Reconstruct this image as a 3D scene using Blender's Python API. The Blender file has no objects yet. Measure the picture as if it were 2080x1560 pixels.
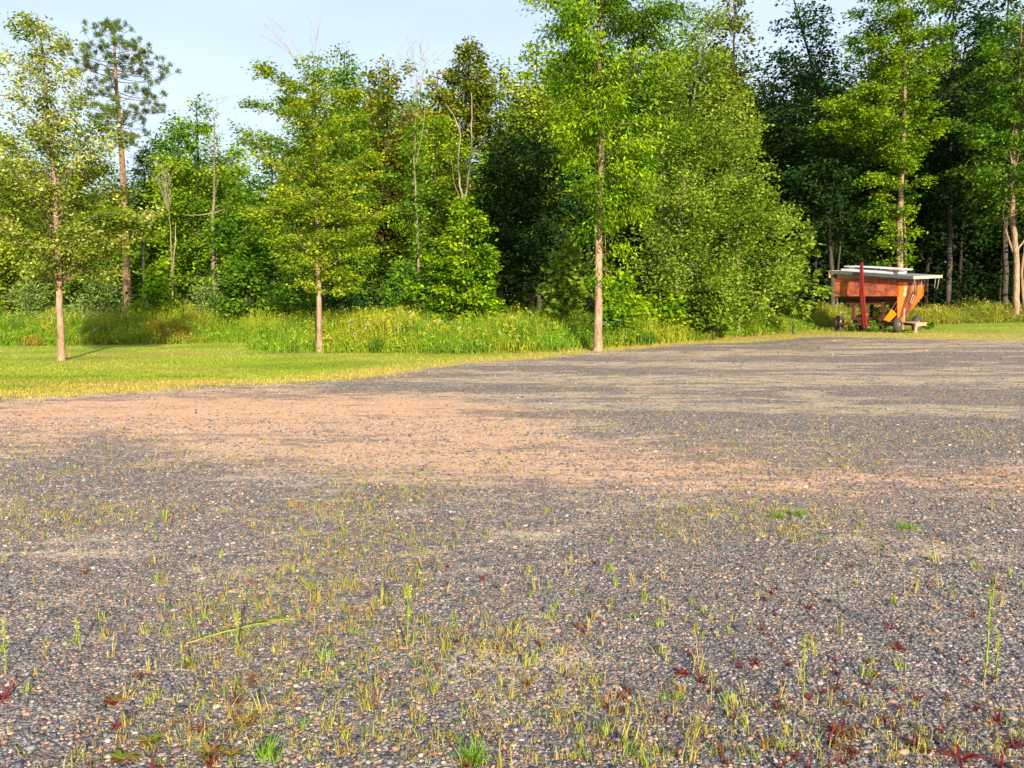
import bpy, math
import numpy as np
from mathutils import Vector

R = math.radians
SC = bpy.context.scene
COL = SC.collection

# ------------------------------------------------------------------ camera
FPX = 1571.0                      # focal length in photo pixels (2080 wide)
PITCH = R(6.18)
CAM = np.array([0.0, 0.0, 1.6])
cam = bpy.data.cameras.new('camera')
cam.sensor_width = 36.0
cam.lens = 36.0 * FPX / 2080.0
cam.clip_start = 0.1
cam.clip_end = 3000.0
cam_o = bpy.data.objects.new('camera', cam)
cam_o.location = CAM
cam_o.rotation_euler = (R(90) - PITCH, 0, 0)
COL.objects.link(cam_o)
SC.camera = cam_o

# ------------------------------------------------------------------ sky, sun, exposure
SUN_EL = R(19)
SUN_AZ = R(163)                   # clockwise from +Y: behind the camera, to the right
world = bpy.data.worlds.new('World')
SC.world = world
world.use_nodes = True
wn = world.node_tree.nodes
wl = world.node_tree.links
wn.clear()
sky = wn.new('ShaderNodeTexSky')
sky.sky_type = 'NISHITA'
sky.sun_disc = False
sky.sun_elevation = SUN_EL
sky.sun_rotation = SUN_AZ
sky.air_density = 1.0
sky.dust_density = 2.5
sky.ozone_density = 1.3
# thin high cloud, a milky veil over the sky
tc = wn.new('ShaderNodeTexCoord')
mp = wn.new('ShaderNodeMapping'); mp.inputs['Scale'].default_value = (1.2, 1.2, 5.0)
cn = wn.new('ShaderNodeTexNoise'); cn.inputs['Scale'].default_value = 2.2
cn.inputs['Detail'].default_value = 4.0; cn.inputs['Roughness'].default_value = 0.5
cr = wn.new('ShaderNodeMapRange')
cr.inputs['From Min'].default_value = 0.35; cr.inputs['From Max'].default_value = 0.75
cr.inputs['To Min'].default_value = 0.55; cr.inputs['To Max'].default_value = 0.80
cm = wn.new('ShaderNodeMixRGB')
cm.inputs['Color2'].default_value = (5.6, 6.5, 7.9, 1)
bg = wn.new('ShaderNodeBackground'); bg.inputs['Strength'].default_value = 0.075
wo = wn.new('ShaderNodeOutputWorld')
wl.new(tc.outputs['Generated'], mp.inputs['Vector']); wl.new(mp.outputs['Vector'], cn.inputs['Vector'])
wl.new(cn.outputs['Fac'], cr.inputs['Value']); wl.new(cr.outputs['Result'], cm.inputs['Fac'])
wl.new(sky.outputs['Color'], cm.inputs['Color1']); wl.new(cm.outputs['Color'], bg.inputs['Color'])
wl.new(bg.outputs['Background'], wo.inputs['Surface'])

S_DIR = Vector((math.sin(SUN_AZ) * math.cos(SUN_EL), math.cos(SUN_AZ) * math.cos(SUN_EL), math.sin(SUN_EL)))
sl = bpy.data.lights.new('sun', 'SUN')
sl.energy = 5.0
sl.angle = R(0.9)
sl.color = (1.0, 0.82, 0.58)
so = bpy.data.objects.new('sun', sl)
so.rotation_euler = S_DIR.to_track_quat('Z', 'Y').to_euler()
so.location = (30, -40, 40)
COL.objects.link(so)

SC.view_settings.view_transform = 'Standard'
SC.view_settings.look = 'None'
SC.view_settings.gamma = 1.0
SC.view_settings.exposure = 1.27
SC.cycles.max_bounces = 6
SC.cycles.transparent_max_bounces = 4
SC.cycles.diffuse_bounces = 3
SC.cycles.glossy_bounces = 2
SC.cycles.transmission_bounces = 3

# ------------------------------------------------------------------ small maths
def smooth(v, a, b):
    t = np.clip((v - a) / (b - a), 0, 1)
    return t * t * (3 - 2 * t)

def hash2(ix, iy, seed):
    n = (ix * 374761393 + iy * 668265263 + seed * 974711) & 0x7fffffff
    n = (n ^ (n >> 13)) * 1274126177 & 0x7fffffff
    n = n ^ (n >> 16)
    return (n & 0xffff) / 65535.0

def vnoise(x, y, seed=0):
    x = np.asarray(x, float); y = np.asarray(y, float)
    ix = np.floor(x).astype(np.int64); iy = np.floor(y).astype(np.int64)
    fx = x - ix; fy = y - iy
    fx = fx * fx * (3 - 2 * fx); fy = fy * fy * (3 - 2 * fy)
    a = hash2(ix, iy, seed); b = hash2(ix + 1, iy, seed)
    c = hash2(ix, iy + 1, seed); d = hash2(ix + 1, iy + 1, seed)
    return (a * (1 - fx) + b * fx) * (1 - fy) + (c * (1 - fx) + d * fx) * fy

def fbm(x, y, seed=0, oct=4):
    s = 0.0; a = 0.5; t = 0.0
    for k in range(oct):
        s = s + a * vnoise(x * 2 ** k, y * 2 ** k, seed + k * 17); t += a; a *= 0.5
    return s / t

def gz(x, y):
    """height of the ground"""
    x = np.asarray(x, float); y = np.asarray(y, float)
    xc = np.clip(x, -16, 26)
    return smooth(y, 10, 34) * (0.22 + 0.0145 * xc) + 0.02 * (fbm(x * .35, y * .35, 5, 2) - .5) + 0.022 * (fbm(x * .8, y * 1.5, 9, 2) - .5)

CP, SP = math.cos(PITCH), math.sin(PITCH)
def ray(px, py):
    u = (np.asarray(px, float) - 1040) / FPX; v = (780 - np.asarray(py, float)) / FPX
    return u, CP + v * SP, -SP + v * CP

def at(px, py, Y):
    rx, ry, rz = ray(px, py); t = Y / ry
    return rx * t, Y + 0 * t, CAM[2] + rz * t

def on_ground(px, py):
    rx, ry, rz = ray(px, py)
    z = 0.0 * rx
    for _ in range(12):
        t = (z - CAM[2]) / np.minimum(rz, -1e-3)
        t = np.minimum(t, 90)
        z = gz(rx * t, ry * t)
    return rx * t, ry * t, z

def base_at(px, Y):
    """ground point at photo column px and distance Y (any row near the ground)"""
    x = Y * (px - 1040) / FPX / (CP + 0.1 * SP)
    return x, Y, float(gz(x, Y))

def in_poly(x, y, poly):
    px_, py_ = poly[:, 0], poly[:, 1]
    inside = np.zeros(x.shape, bool); n = len(poly); j = n - 1
    for i in range(n):
        c = ((py_[i] > y) != (py_[j] > y)) & (x < (px_[j] - px_[i]) * (y - py_[i]) / (py_[j] - py_[i] + 1e-12) + px_[i])
        inside ^= c; j = i
    return inside

def poly_dist(x, y, poly):
    """signed distance, positive inside"""
    d = np.full(x.shape, 1e9); n = len(poly)
    for i in range(n):
        ax, ay = poly[i]; bx, by = poly[(i + 1) % n]
        ex, ey = bx - ax, by - ay
        t = np.clip(((x - ax) * ex + (y - ay) * ey) / (ex * ex + ey * ey + 1e-12), 0, 1)
        d = np.minimum(d, np.hypot(x - ax - t * ex, y - ay - t * ey))
    return np.where(in_poly(x, y, poly), d, -d)

# ------------------------------------------------------------------ mesh collecting
class MB:
    def __init__(s):
        s.v = []; s.f = {3: [], 4: []}; s.c = []; s.n = 0
    def add(s, v, f, col=(1, 1, 1)):
        v = np.asarray(v, np.float32).reshape(-1, 3)
        c = np.asarray(col, np.float32)
        if c.ndim == 1: c = np.broadcast_to(c, (len(v), 3))
        s.v.append(v); s.c.append(c)
        if not isinstance(f, list): f = [f]
        for q in f:
            q = np.asarray(q, np.int64)
            if q.size: s.f[q.shape[1]].append(q + s.n)
        s.n += len(v)
    def mesh(s, name, mat, smooth_=False):
        me = bpy.data.meshes.new(name)
        v = np.concatenate(s.v); c = np.concatenate(s.c)
        loops = []; tot = []
        for k in (3, 4):
            if s.f[k]:
                q = np.concatenate(s.f[k]); loops.append(q.ravel()); tot.append(np.full(len(q), k, np.int32))
        loops = np.concatenate(loops).astype(np.int32); tot = np.concatenate(tot)
        me.vertices.add(len(v)); me.vertices.foreach_set('co', v.ravel())
        me.loops.add(len(loops)); me.loops.foreach_set('vertex_index', loops)
        me.polygons.add(len(tot))
        me.polygons.foreach_set('loop_start', np.concatenate([[0], np.cumsum(tot)[:-1]]).astype(np.int32))
        me.polygons.foreach_set('loop_total', tot)
        me.polygons.foreach_set('use_smooth', np.full(len(tot), bool(smooth_)))
        a = me.color_attributes.new('Col', 'FLOAT_COLOR', 'POINT')
        a.data.foreach_set('color', np.concatenate([c, np.ones((len(c), 1), np.float32)], 1).astype(np.float32).ravel())
        me.materials.append(mat)
        me.update(calc_edges=True); me.validate(verbose=False)
        return me
    def build(s, name, mat, parent=None, smooth_=False):
        o = bpy.data.objects.new(name, s.mesh(name, mat, smooth_))
        COL.objects.link(o)
        if parent is not None: o.parent = parent
        return o
    # shapes
    def box(s, x0, x1, y0, y1, z0, z1, col=(1, 1, 1), M=None):
        v = np.array([[x, y, z] for z in (z0, z1) for y in (y0, y1) for x in (x0, x1)], float)
        f = np.array([[0, 2, 3, 1], [4, 5, 7, 6], [0, 1, 5, 4], [2, 6, 7, 3], [0, 4, 6, 2], [1, 3, 7, 5]])
        if M is not None: v = v @ M[0].T + M[1]
        s.add(v, f, col)
    def hexa(s, corners, col=(1, 1, 1)):
        f = np.array([[0, 3, 2, 1], [4, 5, 6, 7], [0, 1, 5, 4], [1, 2, 6, 5], [2, 3, 7, 6], [3, 0, 4, 7]])
        s.add(corners, f, col)
    def plate(s, pts, offs, col=(1, 1, 1)):
        """closed prism: polygon pts (n,3) extruded by vector offs"""
        p = np.asarray(pts, float); n = len(p); v = np.concatenate([p, p + np.asarray(offs)])
        q = np.array([[i, (i + 1) % n, n + (i + 1) % n, n + i] for i in range(n)])
        tri = [[0, i, i + 1] for i in range(1, n - 1)] + [[n, n + i + 1, n + i] for i in range(1, n - 1)]
        s.add(v, [q, np.array(tri)], col)
    def bar(s, a, b, w, h=None, col=(1, 1, 1), w2=None, h2=None):
        a = np.asarray(a, float); b = np.asarray(b, float); h = w if h is None else h
        w2 = w if w2 is None else w2; h2 = h if h2 is None else h2
        d = b - a; d /= np.linalg.norm(d)
        up = np.array([0, 0, 1.0]) if abs(d[2]) < .9 else np.array([0, 1.0, 0])
        sx = np.cross(d, up); sx /= np.linalg.norm(sx); sy = np.cross(sx, d)
        q = lambda p, w, h: [p - sx * w / 2 - sy * h / 2, p + sx * w / 2 - sy * h / 2, p + sx * w / 2 + sy * h / 2, p - sx * w / 2 + sy * h / 2]
        s.hexa(np.array(q(a, w, h) + q(b, w2, h2)), col)
    def tube(s, pts, rad, k=6, col=(1, 1, 1), cap=False):
        p = np.asarray(pts, float); n = len(p)
        r = np.broadcast_to(np.asarray(rad, float), (n,))
        d = np.gradient(p, axis=0); d /= np.linalg.norm(d, axis=1, keepdims=True) + 1e-9
        ref = np.where(np.abs(d[:, 2:3]) < .9, np.array([[0, 0, 1.0]]), np.array([[0, 1.0, 0]]))
        ref = np.broadcast_to(ref[n // 2], (n, 3))
        a = np.cross(d, ref); a /= np.linalg.norm(a, axis=1, keepdims=True) + 1e-9
        b = np.cross(a, d)
        th = np.arange(k) * 2 * math.pi / k
        v = p[:, None] + r[:, None, None] * (np.cos(th)[None, :, None] * a[:, None] + np.sin(th)[None, :, None] * b[:, None])
        i = np.arange(n - 1)[:, None] * k; j = np.arange(k)[None]; j2 = (j + 1) % k
        f = np.stack([i + j, i + j2, i + k + j2, i + k + j], -1).reshape(-1, 4)
        c = np.asarray(col, float)
        if c.ndim == 2: c = np.repeat(c, k, 0)
        s.add(v.reshape(-1, 3), f, c)
        if cap:
            for e in (0, n - 1):
                ring = v[e]; cv = np.concatenate([ring, p[e:e + 1]])
                s.add(cv, np.array([[q, (q + 1) % k, k] for q in range(k)]), c[0] if c.ndim == 2 else c)

def unit(v):
    return v / (np.linalg.norm(v, axis=-1, keepdims=True) + 1e-9)

def leaf_cards(mb, P, D, N, L, W, C):
    """many folded four-cornered leaves: P base, D axis, N facing, L length, W width, C colour"""
    L = L[:, None]; W = W[:, None]
    S = unit(np.cross(D, N)); N = unit(np.cross(S, D))
    mid = P + D * L * .45 - N * L * .06
    v = np.stack([P, mid + S * W * .5, P + D * L - N * L * .18, mid - S * W * .5], 1)
    n = len(P)
    f = np.arange(n * 4).reshape(n, 4)
    mb.add(v.reshape(-1, 3), f, np.repeat(C, 4, 0))

def blades(mb, P, H, W, LEAN, AZ, C0, C1, seg=2):
    """many grass blades: tapered, bent strips"""
    n = len(P)
    dx = np.cos(AZ); dy = np.sin(AZ)
    fa = AZ + np.pi / 2 + np.random.default_rng(n).uniform(-.8, .8, n)
    sx, sy = np.cos(fa), np.sin(fa)
    rows = []
    cols = []
    for k in range(seg + 1):
        t = k / seg
        c = P + np.stack([dx * LEAN * H * t ** 2, dy * LEAN * H * t ** 2, H * t * (1 - .25 * LEAN * t)], 1)
        w = W * (1 - t ** 1.5) * .5 + 0.0004
        o = np.stack([sx * w, sy * w, 0 * w], 1)
        rows += [c - o, c + o]
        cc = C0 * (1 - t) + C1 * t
        cols += [cc, cc]
    v = np.stack(rows, 1); c = np.stack(cols, 1); m = 2 * (seg + 1)
    base = np.arange(n)[:, None] * m
    f = []
    for k in range(seg):
        f.append(base + np.array([[2 * k, 2 * k + 1, 2 * k + 3, 2 * k + 2]]))
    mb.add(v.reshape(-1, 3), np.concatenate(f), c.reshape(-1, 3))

def tag(o, label=None, cat=None, group=None, kind=None):
    if label: o['label'] = label
    if cat: o['category'] = cat
    if group: o['group'] = group
    if kind: o['kind'] = kind
    return o

def thing(name, loc, label, cat, group=None, rotz=0.0):
    o = bpy.data.objects.new(name, None); o.empty_display_size = .2
    o.location = loc; o.rotation_euler = (0, 0, rotz)
    COL.objects.link(o)
    return tag(o, label, cat, group)

def copy_thing(o, loc, rotz=0.0, scale=1.0, label=None, cat=None, group=None):
    c = o.copy(); COL.objects.link(c)
    c.location = loc; c.rotation_euler = (0, 0, rotz); c.scale = (scale,) * 3 if np.isscalar(scale) else scale
    tag(c, label, cat, group)
    for ch in o.children:
        d = ch.copy(); COL.objects.link(d); d.parent = c
    return c

# ------------------------------------------------------------------ materials
def new_mat(name):
    m = bpy.data.materials.new(name); m.use_nodes = True
    t = m.node_tree; t.nodes.clear()
    out = t.nodes.new('ShaderNodeOutputMaterial')
    return m, t.nodes, t.links, out

def leaf_mat(name, trans=0.3, rough=0.5, spec=0.35):
    m, n, l, out = new_mat(name)
    a = n.new('ShaderNodeAttribute'); a.attribute_name = 'Col'
    p = n.new('ShaderNodeBsdfPrincipled'); p.inputs['Roughness'].default_value = rough
    p.inputs['Specular IOR Level'].default_value = spec
    tr = n.new('ShaderNodeBsdfTranslucent')
    hs = n.new('ShaderNodeMixRGB'); hs.blend_type = 'MULTIPLY'; hs.inputs['Fac'].default_value = 1
    hs.inputs['Color2'].default_value = (1.25, 1.15, .45, 1)
    mx = n.new('ShaderNodeMixShader'); mx.inputs['Fac'].default_value = trans
    l.new(a.outputs['Color'], p.inputs['Base Color']); l.new(a.outputs['Color'], hs.inputs['Color1'])
    l.new(hs.outputs['Color'], tr.inputs['Color'])
    l.new(p.outputs[0], mx.inputs[1]); l.new(tr.outputs[0], mx.inputs[2]); l.new(mx.outputs[0], out.inputs['Surface'])
    return m

def bark_mat(name, scale=9.0, stretch=.25, contrast=.55, bump=.5):
    m, n, l, out = new_mat(name)
    a = n.new('ShaderNodeAttribute'); a.attribute_name = 'Col'
    tc = n.new('ShaderNodeTexCoord'); mp = n.new('ShaderNodeMapping'); mp.inputs['Scale'].default_value = (1, 1, stretch)
    nz = n.new('ShaderNodeTexNoise'); nz.inputs['Scale'].default_value = scale * 2; nz.inputs['Detail'].default_value = 6
    nz.inputs['Roughness'].default_value = .7
    n2 = n.new('ShaderNodeTexNoise'); n2.inputs['Scale'].default_value = 2.2; n2.inputs['Detail'].default_value = 3
    r = n.new('ShaderNodeMapRange'); r.inputs['From Min'].default_value = .3; r.inputs['From Max'].default_value = .7
    r.inputs['To Min'].default_value = 1 - contrast; r.inputs['To Max'].default_value = 1.15
    r2 = n.new('ShaderNodeMapRange'); r2.inputs['From Min'].default_value = .35; r2.inputs['From Max'].default_value = .65
    r2.inputs['To Min'].default_value = .8; r2.inputs['To Max'].default_value = 1.15
    mu = n.new('ShaderNodeMath'); mu.operation = 'MULTIPLY'
    mx = n.new('ShaderNodeMixRGB'); mx.blend_type = 'MULTIPLY'; mx.inputs['Fac'].default_value = 1
    p = n.new('ShaderNodeBsdfPrincipled'); p.inputs['Roughness'].default_value = .85
    p.inputs['Specular IOR Level'].default_value = .2
    b = n.new('ShaderNodeBump'); b.inputs['Strength'].default_value = bump; b.inputs['Distance'].default_value = .03
    l.new(tc.outputs['Object'], mp.inputs['Vector']); l.new(mp.outputs['Vector'], nz.inputs['Vector'])
    l.new(tc.outputs['Object'], n2.inputs['Vector'])
    l.new(nz.outputs['Fac'], r.inputs['Value']); l.new(n2.outputs['Fac'], r2.inputs['Value'])
    l.new(r.outputs[0], mu.inputs[0]); l.new(r2.outputs[0], mu.inputs[1])
    l.new(a.outputs['Color'], mx.inputs['Color1']); l.new(mu.outputs[0], mx.inputs['Color2'])
    l.new(mx.outputs['Color'], p.inputs['Base Color']); l.new(nz.outputs['Fac'], b.inputs['Height'])
    l.new(b.outputs['Normal'], p.inputs['Normal']); l.new(p.outputs[0], out.inputs['Surface'])
    return m

M_LEAF = leaf_mat('leaf', .34, .7, .06)
M_NEEDLE = leaf_mat('needle', .08, .6, .2)
M_GRASS = leaf_mat('grass_blade', .3, .6, .2)
M_BARK = bark_mat('bark', 11, .2, .72, .9)
M_STEM = leaf_mat('stem', .1, .6, .2)

# ------------------------------------------------------------------ ground zones (world polygons read off the photograph once)
def gpoly(pts):
    p = np.array(pts, float); x, y, _ = on_ground(p[:, 0], p[:, 1]); return np.stack([x, y], 1)

EDGE = [(-500, 822), (0, 806), (180, 797), (400, 786), (600, 776), (750, 764), (860, 750), (950, 738), (1080, 727), (1213, 714), (1350, 703), (1500, 696),
        (1640, 684), (1750, 684), (1900, 687), (2080, 690), (2500, 697)]
e = gpoly(EDGE)
LAWN = np.concatenate([e, [[120, 60], [120, 300], [-300, 300], [-300, e[0, 1]]]])
WFRONT = [(-500, 704), (0, 703), (300, 700), (470, 696), (500, 697), (512, 712), (560, 717), (700, 717), (850, 719), (1000, 718), (1120, 715), (1185, 709),
          (1240, 706), (1330, 700), (1420, 692), (1530, 682), (1640, 671), (1690, 664), (1760, 660), (1880, 659), (2080, 655), (2500, 650)]
wf = gpoly(WFRONT)
WEEDS = np.concatenate([wf, [[120, 60], [120, 300], [-300, 300], [-300, wf[0, 1]]]])
DIRT = gpoly([(-500, 822), (0, 818), (250, 800), (400, 793), (700, 792), (950, 812), (1080, 838), (1150, 880), (1300, 900), (1480, 905), (1640, 908), (1690, 930),
              (1900, 945), (2300, 965), (2300, 1005), (1900, 1030), (1650, 1040), (1400, 1000), (1100, 985), (850, 958), (600, 940), (400, 915), (0, 898), (-500, 895)])

def axis(dense0, dense1, step, far):
    a = list(np.arange(dense0, dense1 + 1e-6, step)); s = step; v = dense1; hi = []
    while v < far: s *= 1.6; v += s; hi.append(v)
    s = step; v = dense0; lo = []
    while v > -far: s *= 1.6; v -= s; lo.append(v)
    return np.array(lo[::-1] + a + hi)

gx = axis(-30, 32, .16, 900); gy = axis(1, 48, .12, 900)
X, Y = np.meshgrid(gx, gy)
warp = (fbm(X * .9, Y * .9, 31, 3) - .5)
fine = (fbm(X * 3, Y * 3, 37, 3) - .5)
lawn_d = poly_dist(X, Y, LAWN) + warp * .9 + fine * .5
weed_d = poly_dist(X, Y, WEEDS) + warp * .5
grass = smooth(lawn_d, -.45, .25)
dirt_d = poly_dist(X, Y, DIRT)
streak = fbm(X * .22 + 3, Y * 1.1, 41, 4)
dirt = smooth(dirt_d + warp * 2.6 + (streak - .5) * 3.0, -1.3, 1.3) * np.clip(.0 + streak * 1.35, 0, .8) * np.clip(1.12 - (X + 2) * .05, .5, 1.1)
mid = smooth(Y, 8, 12) * .6 * smooth(fbm(X * .16, Y * 1.3, 43, 4), .46, .66)                # paler packed tracks further up the lot
near = .5 * smooth(fbm(X * .8, Y * 1.6, 47, 3), .56, .74)
dirt = np.clip(np.maximum(dirt, np.maximum(mid, near)), 0, 1)
dry = smooth(fbm(X * .3, Y * .8, 53, 4), .42, .62)                        # dry yellow patches of lawn
dry = np.clip(dry * .45 + smooth(lawn_d / (1 + 1.0 * smooth(X, 2, 12)), 2.2, .0) * .95, 0, 1)
tan = smooth(dirt_d, -1.0, 1.0)
for _bx, _by in ((-11.7, 20.2), (-5.65, 22.6)):                             # worn soil round the lawn trunks
    dry = np.maximum(dry, 1.3 * np.exp(-((X - _bx) ** 2 / 1.2 + (Y - _by) ** 2 / .25)))

def ground_mesh():
    Z = gz(X, Y)
    V = np.stack([X, Y, Z], -1).reshape(-1, 3)
    ny, nx = X.shape
    i = np.arange((ny - 1) * (nx - 1)); r = i // (nx - 1); c = i % (nx - 1)
    f = np.stack([r * nx + c, r * nx + c + 1, (r + 1) * nx + c + 1, (r + 1) * nx + c], 1)
    zone = np.where(weed_d > 0, 2, np.where(lawn_d > 0, 1, 0)).ravel()
    fz = zone[f[:, 0]]
    A = np.stack([dirt.ravel(), grass.ravel(), dry.ravel()], 1)
    A2 = tan.ravel()
    for k, nm in ((0, 'gravel_lot'), (1, 'lawn'), (2, 'forest_floor')):
        ff = f[fz == k]
        used = np.unique(ff); remap = np.full(len(V), -1); remap[used] = np.arange(len(used))
        mb = MB(); mb.add(V[used], remap[ff], A[used])
        o = mb.build(nm, M_GROUND if k < 2 else M_FLOOR, None, True)
        a = o.data.attributes.new('tan', 'FLOAT', 'POINT'); a.data.foreach_set('value', A2[used].astype(np.float32))
        tag(o, kind='structure')

def ground_mat():
    m, n, l, out = new_mat('gravel_ground')
    def N(t, **k):
        o = n.new(t)
        for a, b in k.items():
            if a in o.inputs: o.inputs[a].default_value = b
        return o
    def ramp(stops, const=False):
        r = n.new('ShaderNodeValToRGB'); r.color_ramp.interpolation = 'CONSTANT' if const else 'LINEAR'
        el = r.color_ramp.elements
        while len(el) < len(stops): el.new(.5)
        for e_, (p, c) in zip(el, stops): e_.position = p; e_.color = (*c, 1)
        return r
    def mix(f, a, b, blend='MIX'):
        x = n.new('ShaderNodeMixRGB'); x.blend_type = blend
        for s, i in ((f, 'Fac'), (a, 'Color1'), (b, 'Color2')):
            if isinstance(s, (int, float)): x.inputs[i].default_value = s
            elif isinstance(s, tuple): x.inputs[i].default_value = (*s, 1)
            else: l.new(s, x.inputs[i])
        return x.outputs['Color']
    def math_(op, a, b=None, clamp=False):
        x = n.new('ShaderNodeMath'); x.operation = op; x.use_clamp = clamp
        for i, s in enumerate((a, b)):
            if s is None: continue
            if isinstance(s, (int, float)): x.inputs[i].default_value = s
            else: l.new(s, x.inputs[i])
        return x.outputs[0]
    tc = n.new('ShaderNodeTexCoord'); P = tc.outputs['Object']
    at_ = n.new('ShaderNodeAttribute'); at_.attribute_name = 'Col'
    sp = n.new('ShaderNodeSeparateColor'); l.new(at_.outputs['Color'], sp.inputs['Color'])
    A_d, A_g, A_y = sp.outputs[0], sp.outputs[1], sp.outputs[2]
    tn = n.new('ShaderNodeAttribute'); tn.attribute_name = 'tan'
    stones = [(0, (.055, .06, .074)), (.2, (.098, .105, .128)), (.4, (.15, .15, .168)), (.54, (.22, .19, .185)), (.64, (.14, .092, .105)),
              (.73, (.34, .205, .155)), (.82, (.41, .30, .21)), (.90, (.25, .26, .28)), (.975, (.60, .54, .48))]
    def vor(scale, wob):
        nz = N('ShaderNodeTexNoise', Scale=scale * .7, Detail=1.0)
        l.new(P, nz.inputs['Vector'])
        ad = n.new('ShaderNodeVectorMath'); ad.operation = 'MULTIPLY_ADD'
        l.new(nz.outputs['Color'], ad.inputs[0]); ad.inputs[1].default_value = (wob,) * 3; l.new(P, ad.inputs[2])
        v = n.new('ShaderNodeTexVoronoi'); v.voronoi_dimensions = '3D'; v.inputs['Scale'].default_value = scale
        l.new(ad.outputs[0], v.inputs['Vector'])
        s = n.new('ShaderNodeSeparateColor'); l.new(v.outputs['Color'], s.inputs['Color'])
        r = ramp(stones, True); l.new(s.outputs[0], r.inputs['Fac'])
        return v, r, s
    v1, r1, s1 = vor(85, .008)
    v2, r2, s2 = vor(42, .014)
    v3, r3, s3 = vor(190, .004)
    pick = math_('GREATER_THAN', s2.outputs[1], .62)
    stone = mix(pick, r1.outputs['Color'], r2.outputs['Color'])
    fines = math_('LESS_THAN', s1.outputs[2], .3)
    stone = mix(fines, stone, r3.outputs['Color'])
    stone = mix(1.0, stone, (.93, .93, .90), 'MULTIPLY')
    # dirt: sandy fines between the stones
    nz = N('ShaderNodeTexNoise', Scale=2.5, Detail=7.0, Roughness=.72)
    pm = n.new('ShaderNodeMapping'); pm.inputs['Scale'].default_value = (.6, 1.9, 1); l.new(P, pm.inputs['Vector'])
    l.new(pm.outputs['Vector'], nz.inputs['Vector'])
    nf = N('ShaderNodeTexNoise', Scale=60.0, Detail=5.0, Roughness=.7); l.new(P, nf.inputs['Vector'])
    grit = ramp([(.3, (.42, .255, .175)), (.55, (.62, .395, .28)), (.75, (.74, .53, .40))]); l.new(nf.outputs['Fac'], grit.inputs['Fac'])
    gritg = ramp([(.3, (.27, .22, .175)), (.55, (.44, .355, .28)), (.75, (.57, .48, .40))]); l.new(nf.outputs['Fac'], gritg.inputs['Fac'])
    gritc = mix(tn.outputs['Fac'], gritg.outputs['Color'], grit.outputs['Color'])
    dm = math_('ADD', A_d, math_('MULTIPLY', math_('SUBTRACT', nz.outputs['Fac'], .5), 3.2))
    n5 = N('ShaderNodeTexNoise', Scale=11.0, Detail=8.0, Roughness=.8); l.new(P, n5.inputs['Vector'])
    dm = math_('ADD', dm, math_('MULTIPLY', math_('SUBTRACT', n5.outputs['Fac'], .5), 1.7))
    dm = math_('SUBTRACT', dm, math_('MULTIPLY', math_('SUBTRACT', s1.outputs[1], .5), .55))
    dmr = n.new('ShaderNodeMapRange'); dmr.inputs['From Min'].default_value = .30; dmr.inputs['From Max'].default_value = .62
    l.new(dm, dmr.inputs['Value'])
    col = mix(math_('MULTIPLY', dmr.outputs[0], .93), stone, gritc)
    n6 = N('ShaderNodeTexNoise', Scale=17.0, Detail=8.0, Roughness=.85); l.new(P, n6.inputs['Vector'])
    sv = n.new('ShaderNodeMapRange'); sv.inputs['From Min'].default_value = .34; sv.inputs['From Max'].default_value = .66
    sv.inputs['To Min'].default_value = .6; sv.inputs['To Max'].default_value = 1.4; l.new(n6.outputs['Fac'], sv.inputs['Value'])
    svc = n.new('ShaderNodeCombineColor')
    for i in range(3): l.new(sv.outputs[0], svc.inputs[i])
    col = mix(1.0, col, svc.outputs[0], 'MULTIPLY')
    # brownish tint over the tan band
    col = mix(math_('MULTIPLY', tn.outputs['Fac'], .16), col, (.42, .25, .165))
    col = mix(1.0, col, (1.04, 1.02, .92), 'MULTIPLY')
    # lawn
    g1 = N('ShaderNodeTexNoise', Scale=22.0, Detail=6.0, Roughness=.75); l.new(P, g1.inputs['Vector'])
    lawn = ramp([(.3, (.12, .19, .014)), (.5, (.215, .295, .018)), (.7, (.32, .38, .035))]); l.new(g1.outputs['Fac'], lawn.inputs['Fac'])
    dryc = ramp([(.3, (.26, .20, .06)), (.55, (.42, .33, .12)), (.75, (.54, .44, .2))]); l.new(g1.outputs['Fac'], dryc.inputs['Fac'])
    g2 = N('ShaderNodeTexNoise', Scale=1.7, Detail=5.0, Roughness=.65); l.new(P, g2.inputs['Vector'])
    dy = math_('MULTIPLY', A_y, math_('MULTIPLY', g2.outputs['Fac'], 1.5), True)
    lc = mix(dy, lawn.outputs['Color'], dryc.outputs['Color'])
    gm = math_('ADD', A_g, math_('MULTIPLY', math_('SUBTRACT', nf.outputs['Fac'], .5), .9))
    gmr = n.new('ShaderNodeMapRange'); gmr.inputs['From Min'].default_value = .38; gmr.inputs['From Max'].default_value = .62
    l.new(gm, gmr.inputs['Value'])
    col = mix(gmr.outputs[0], col, lc)
    p = n.new('ShaderNodeBsdfPrincipled'); p.inputs['Roughness'].default_value = .8
    p.inputs['Specular IOR Level'].default_value = .25
    l.new(col, p.inputs['Base Color'])
    h = math_('MULTIPLY', v1.outputs['Distance'], -1.0)
    h = math_('ADD', h, math_('MULTIPLY', v2.outputs['Distance'], -.7))
    h = math_('ADD', h, math_('MULTIPLY', nf.outputs['Fac'], .35))
    b = n.new('ShaderNodeBump'); b.inputs['Strength'].default_value = .75; b.inputs['Distance'].default_value = .012
    l.new(h, b.inputs['Height']); l.new(b.outputs['Normal'], p.inputs['Normal'])
    l.new(p.outputs[0], out.inputs['Surface'])
    return m

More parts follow.
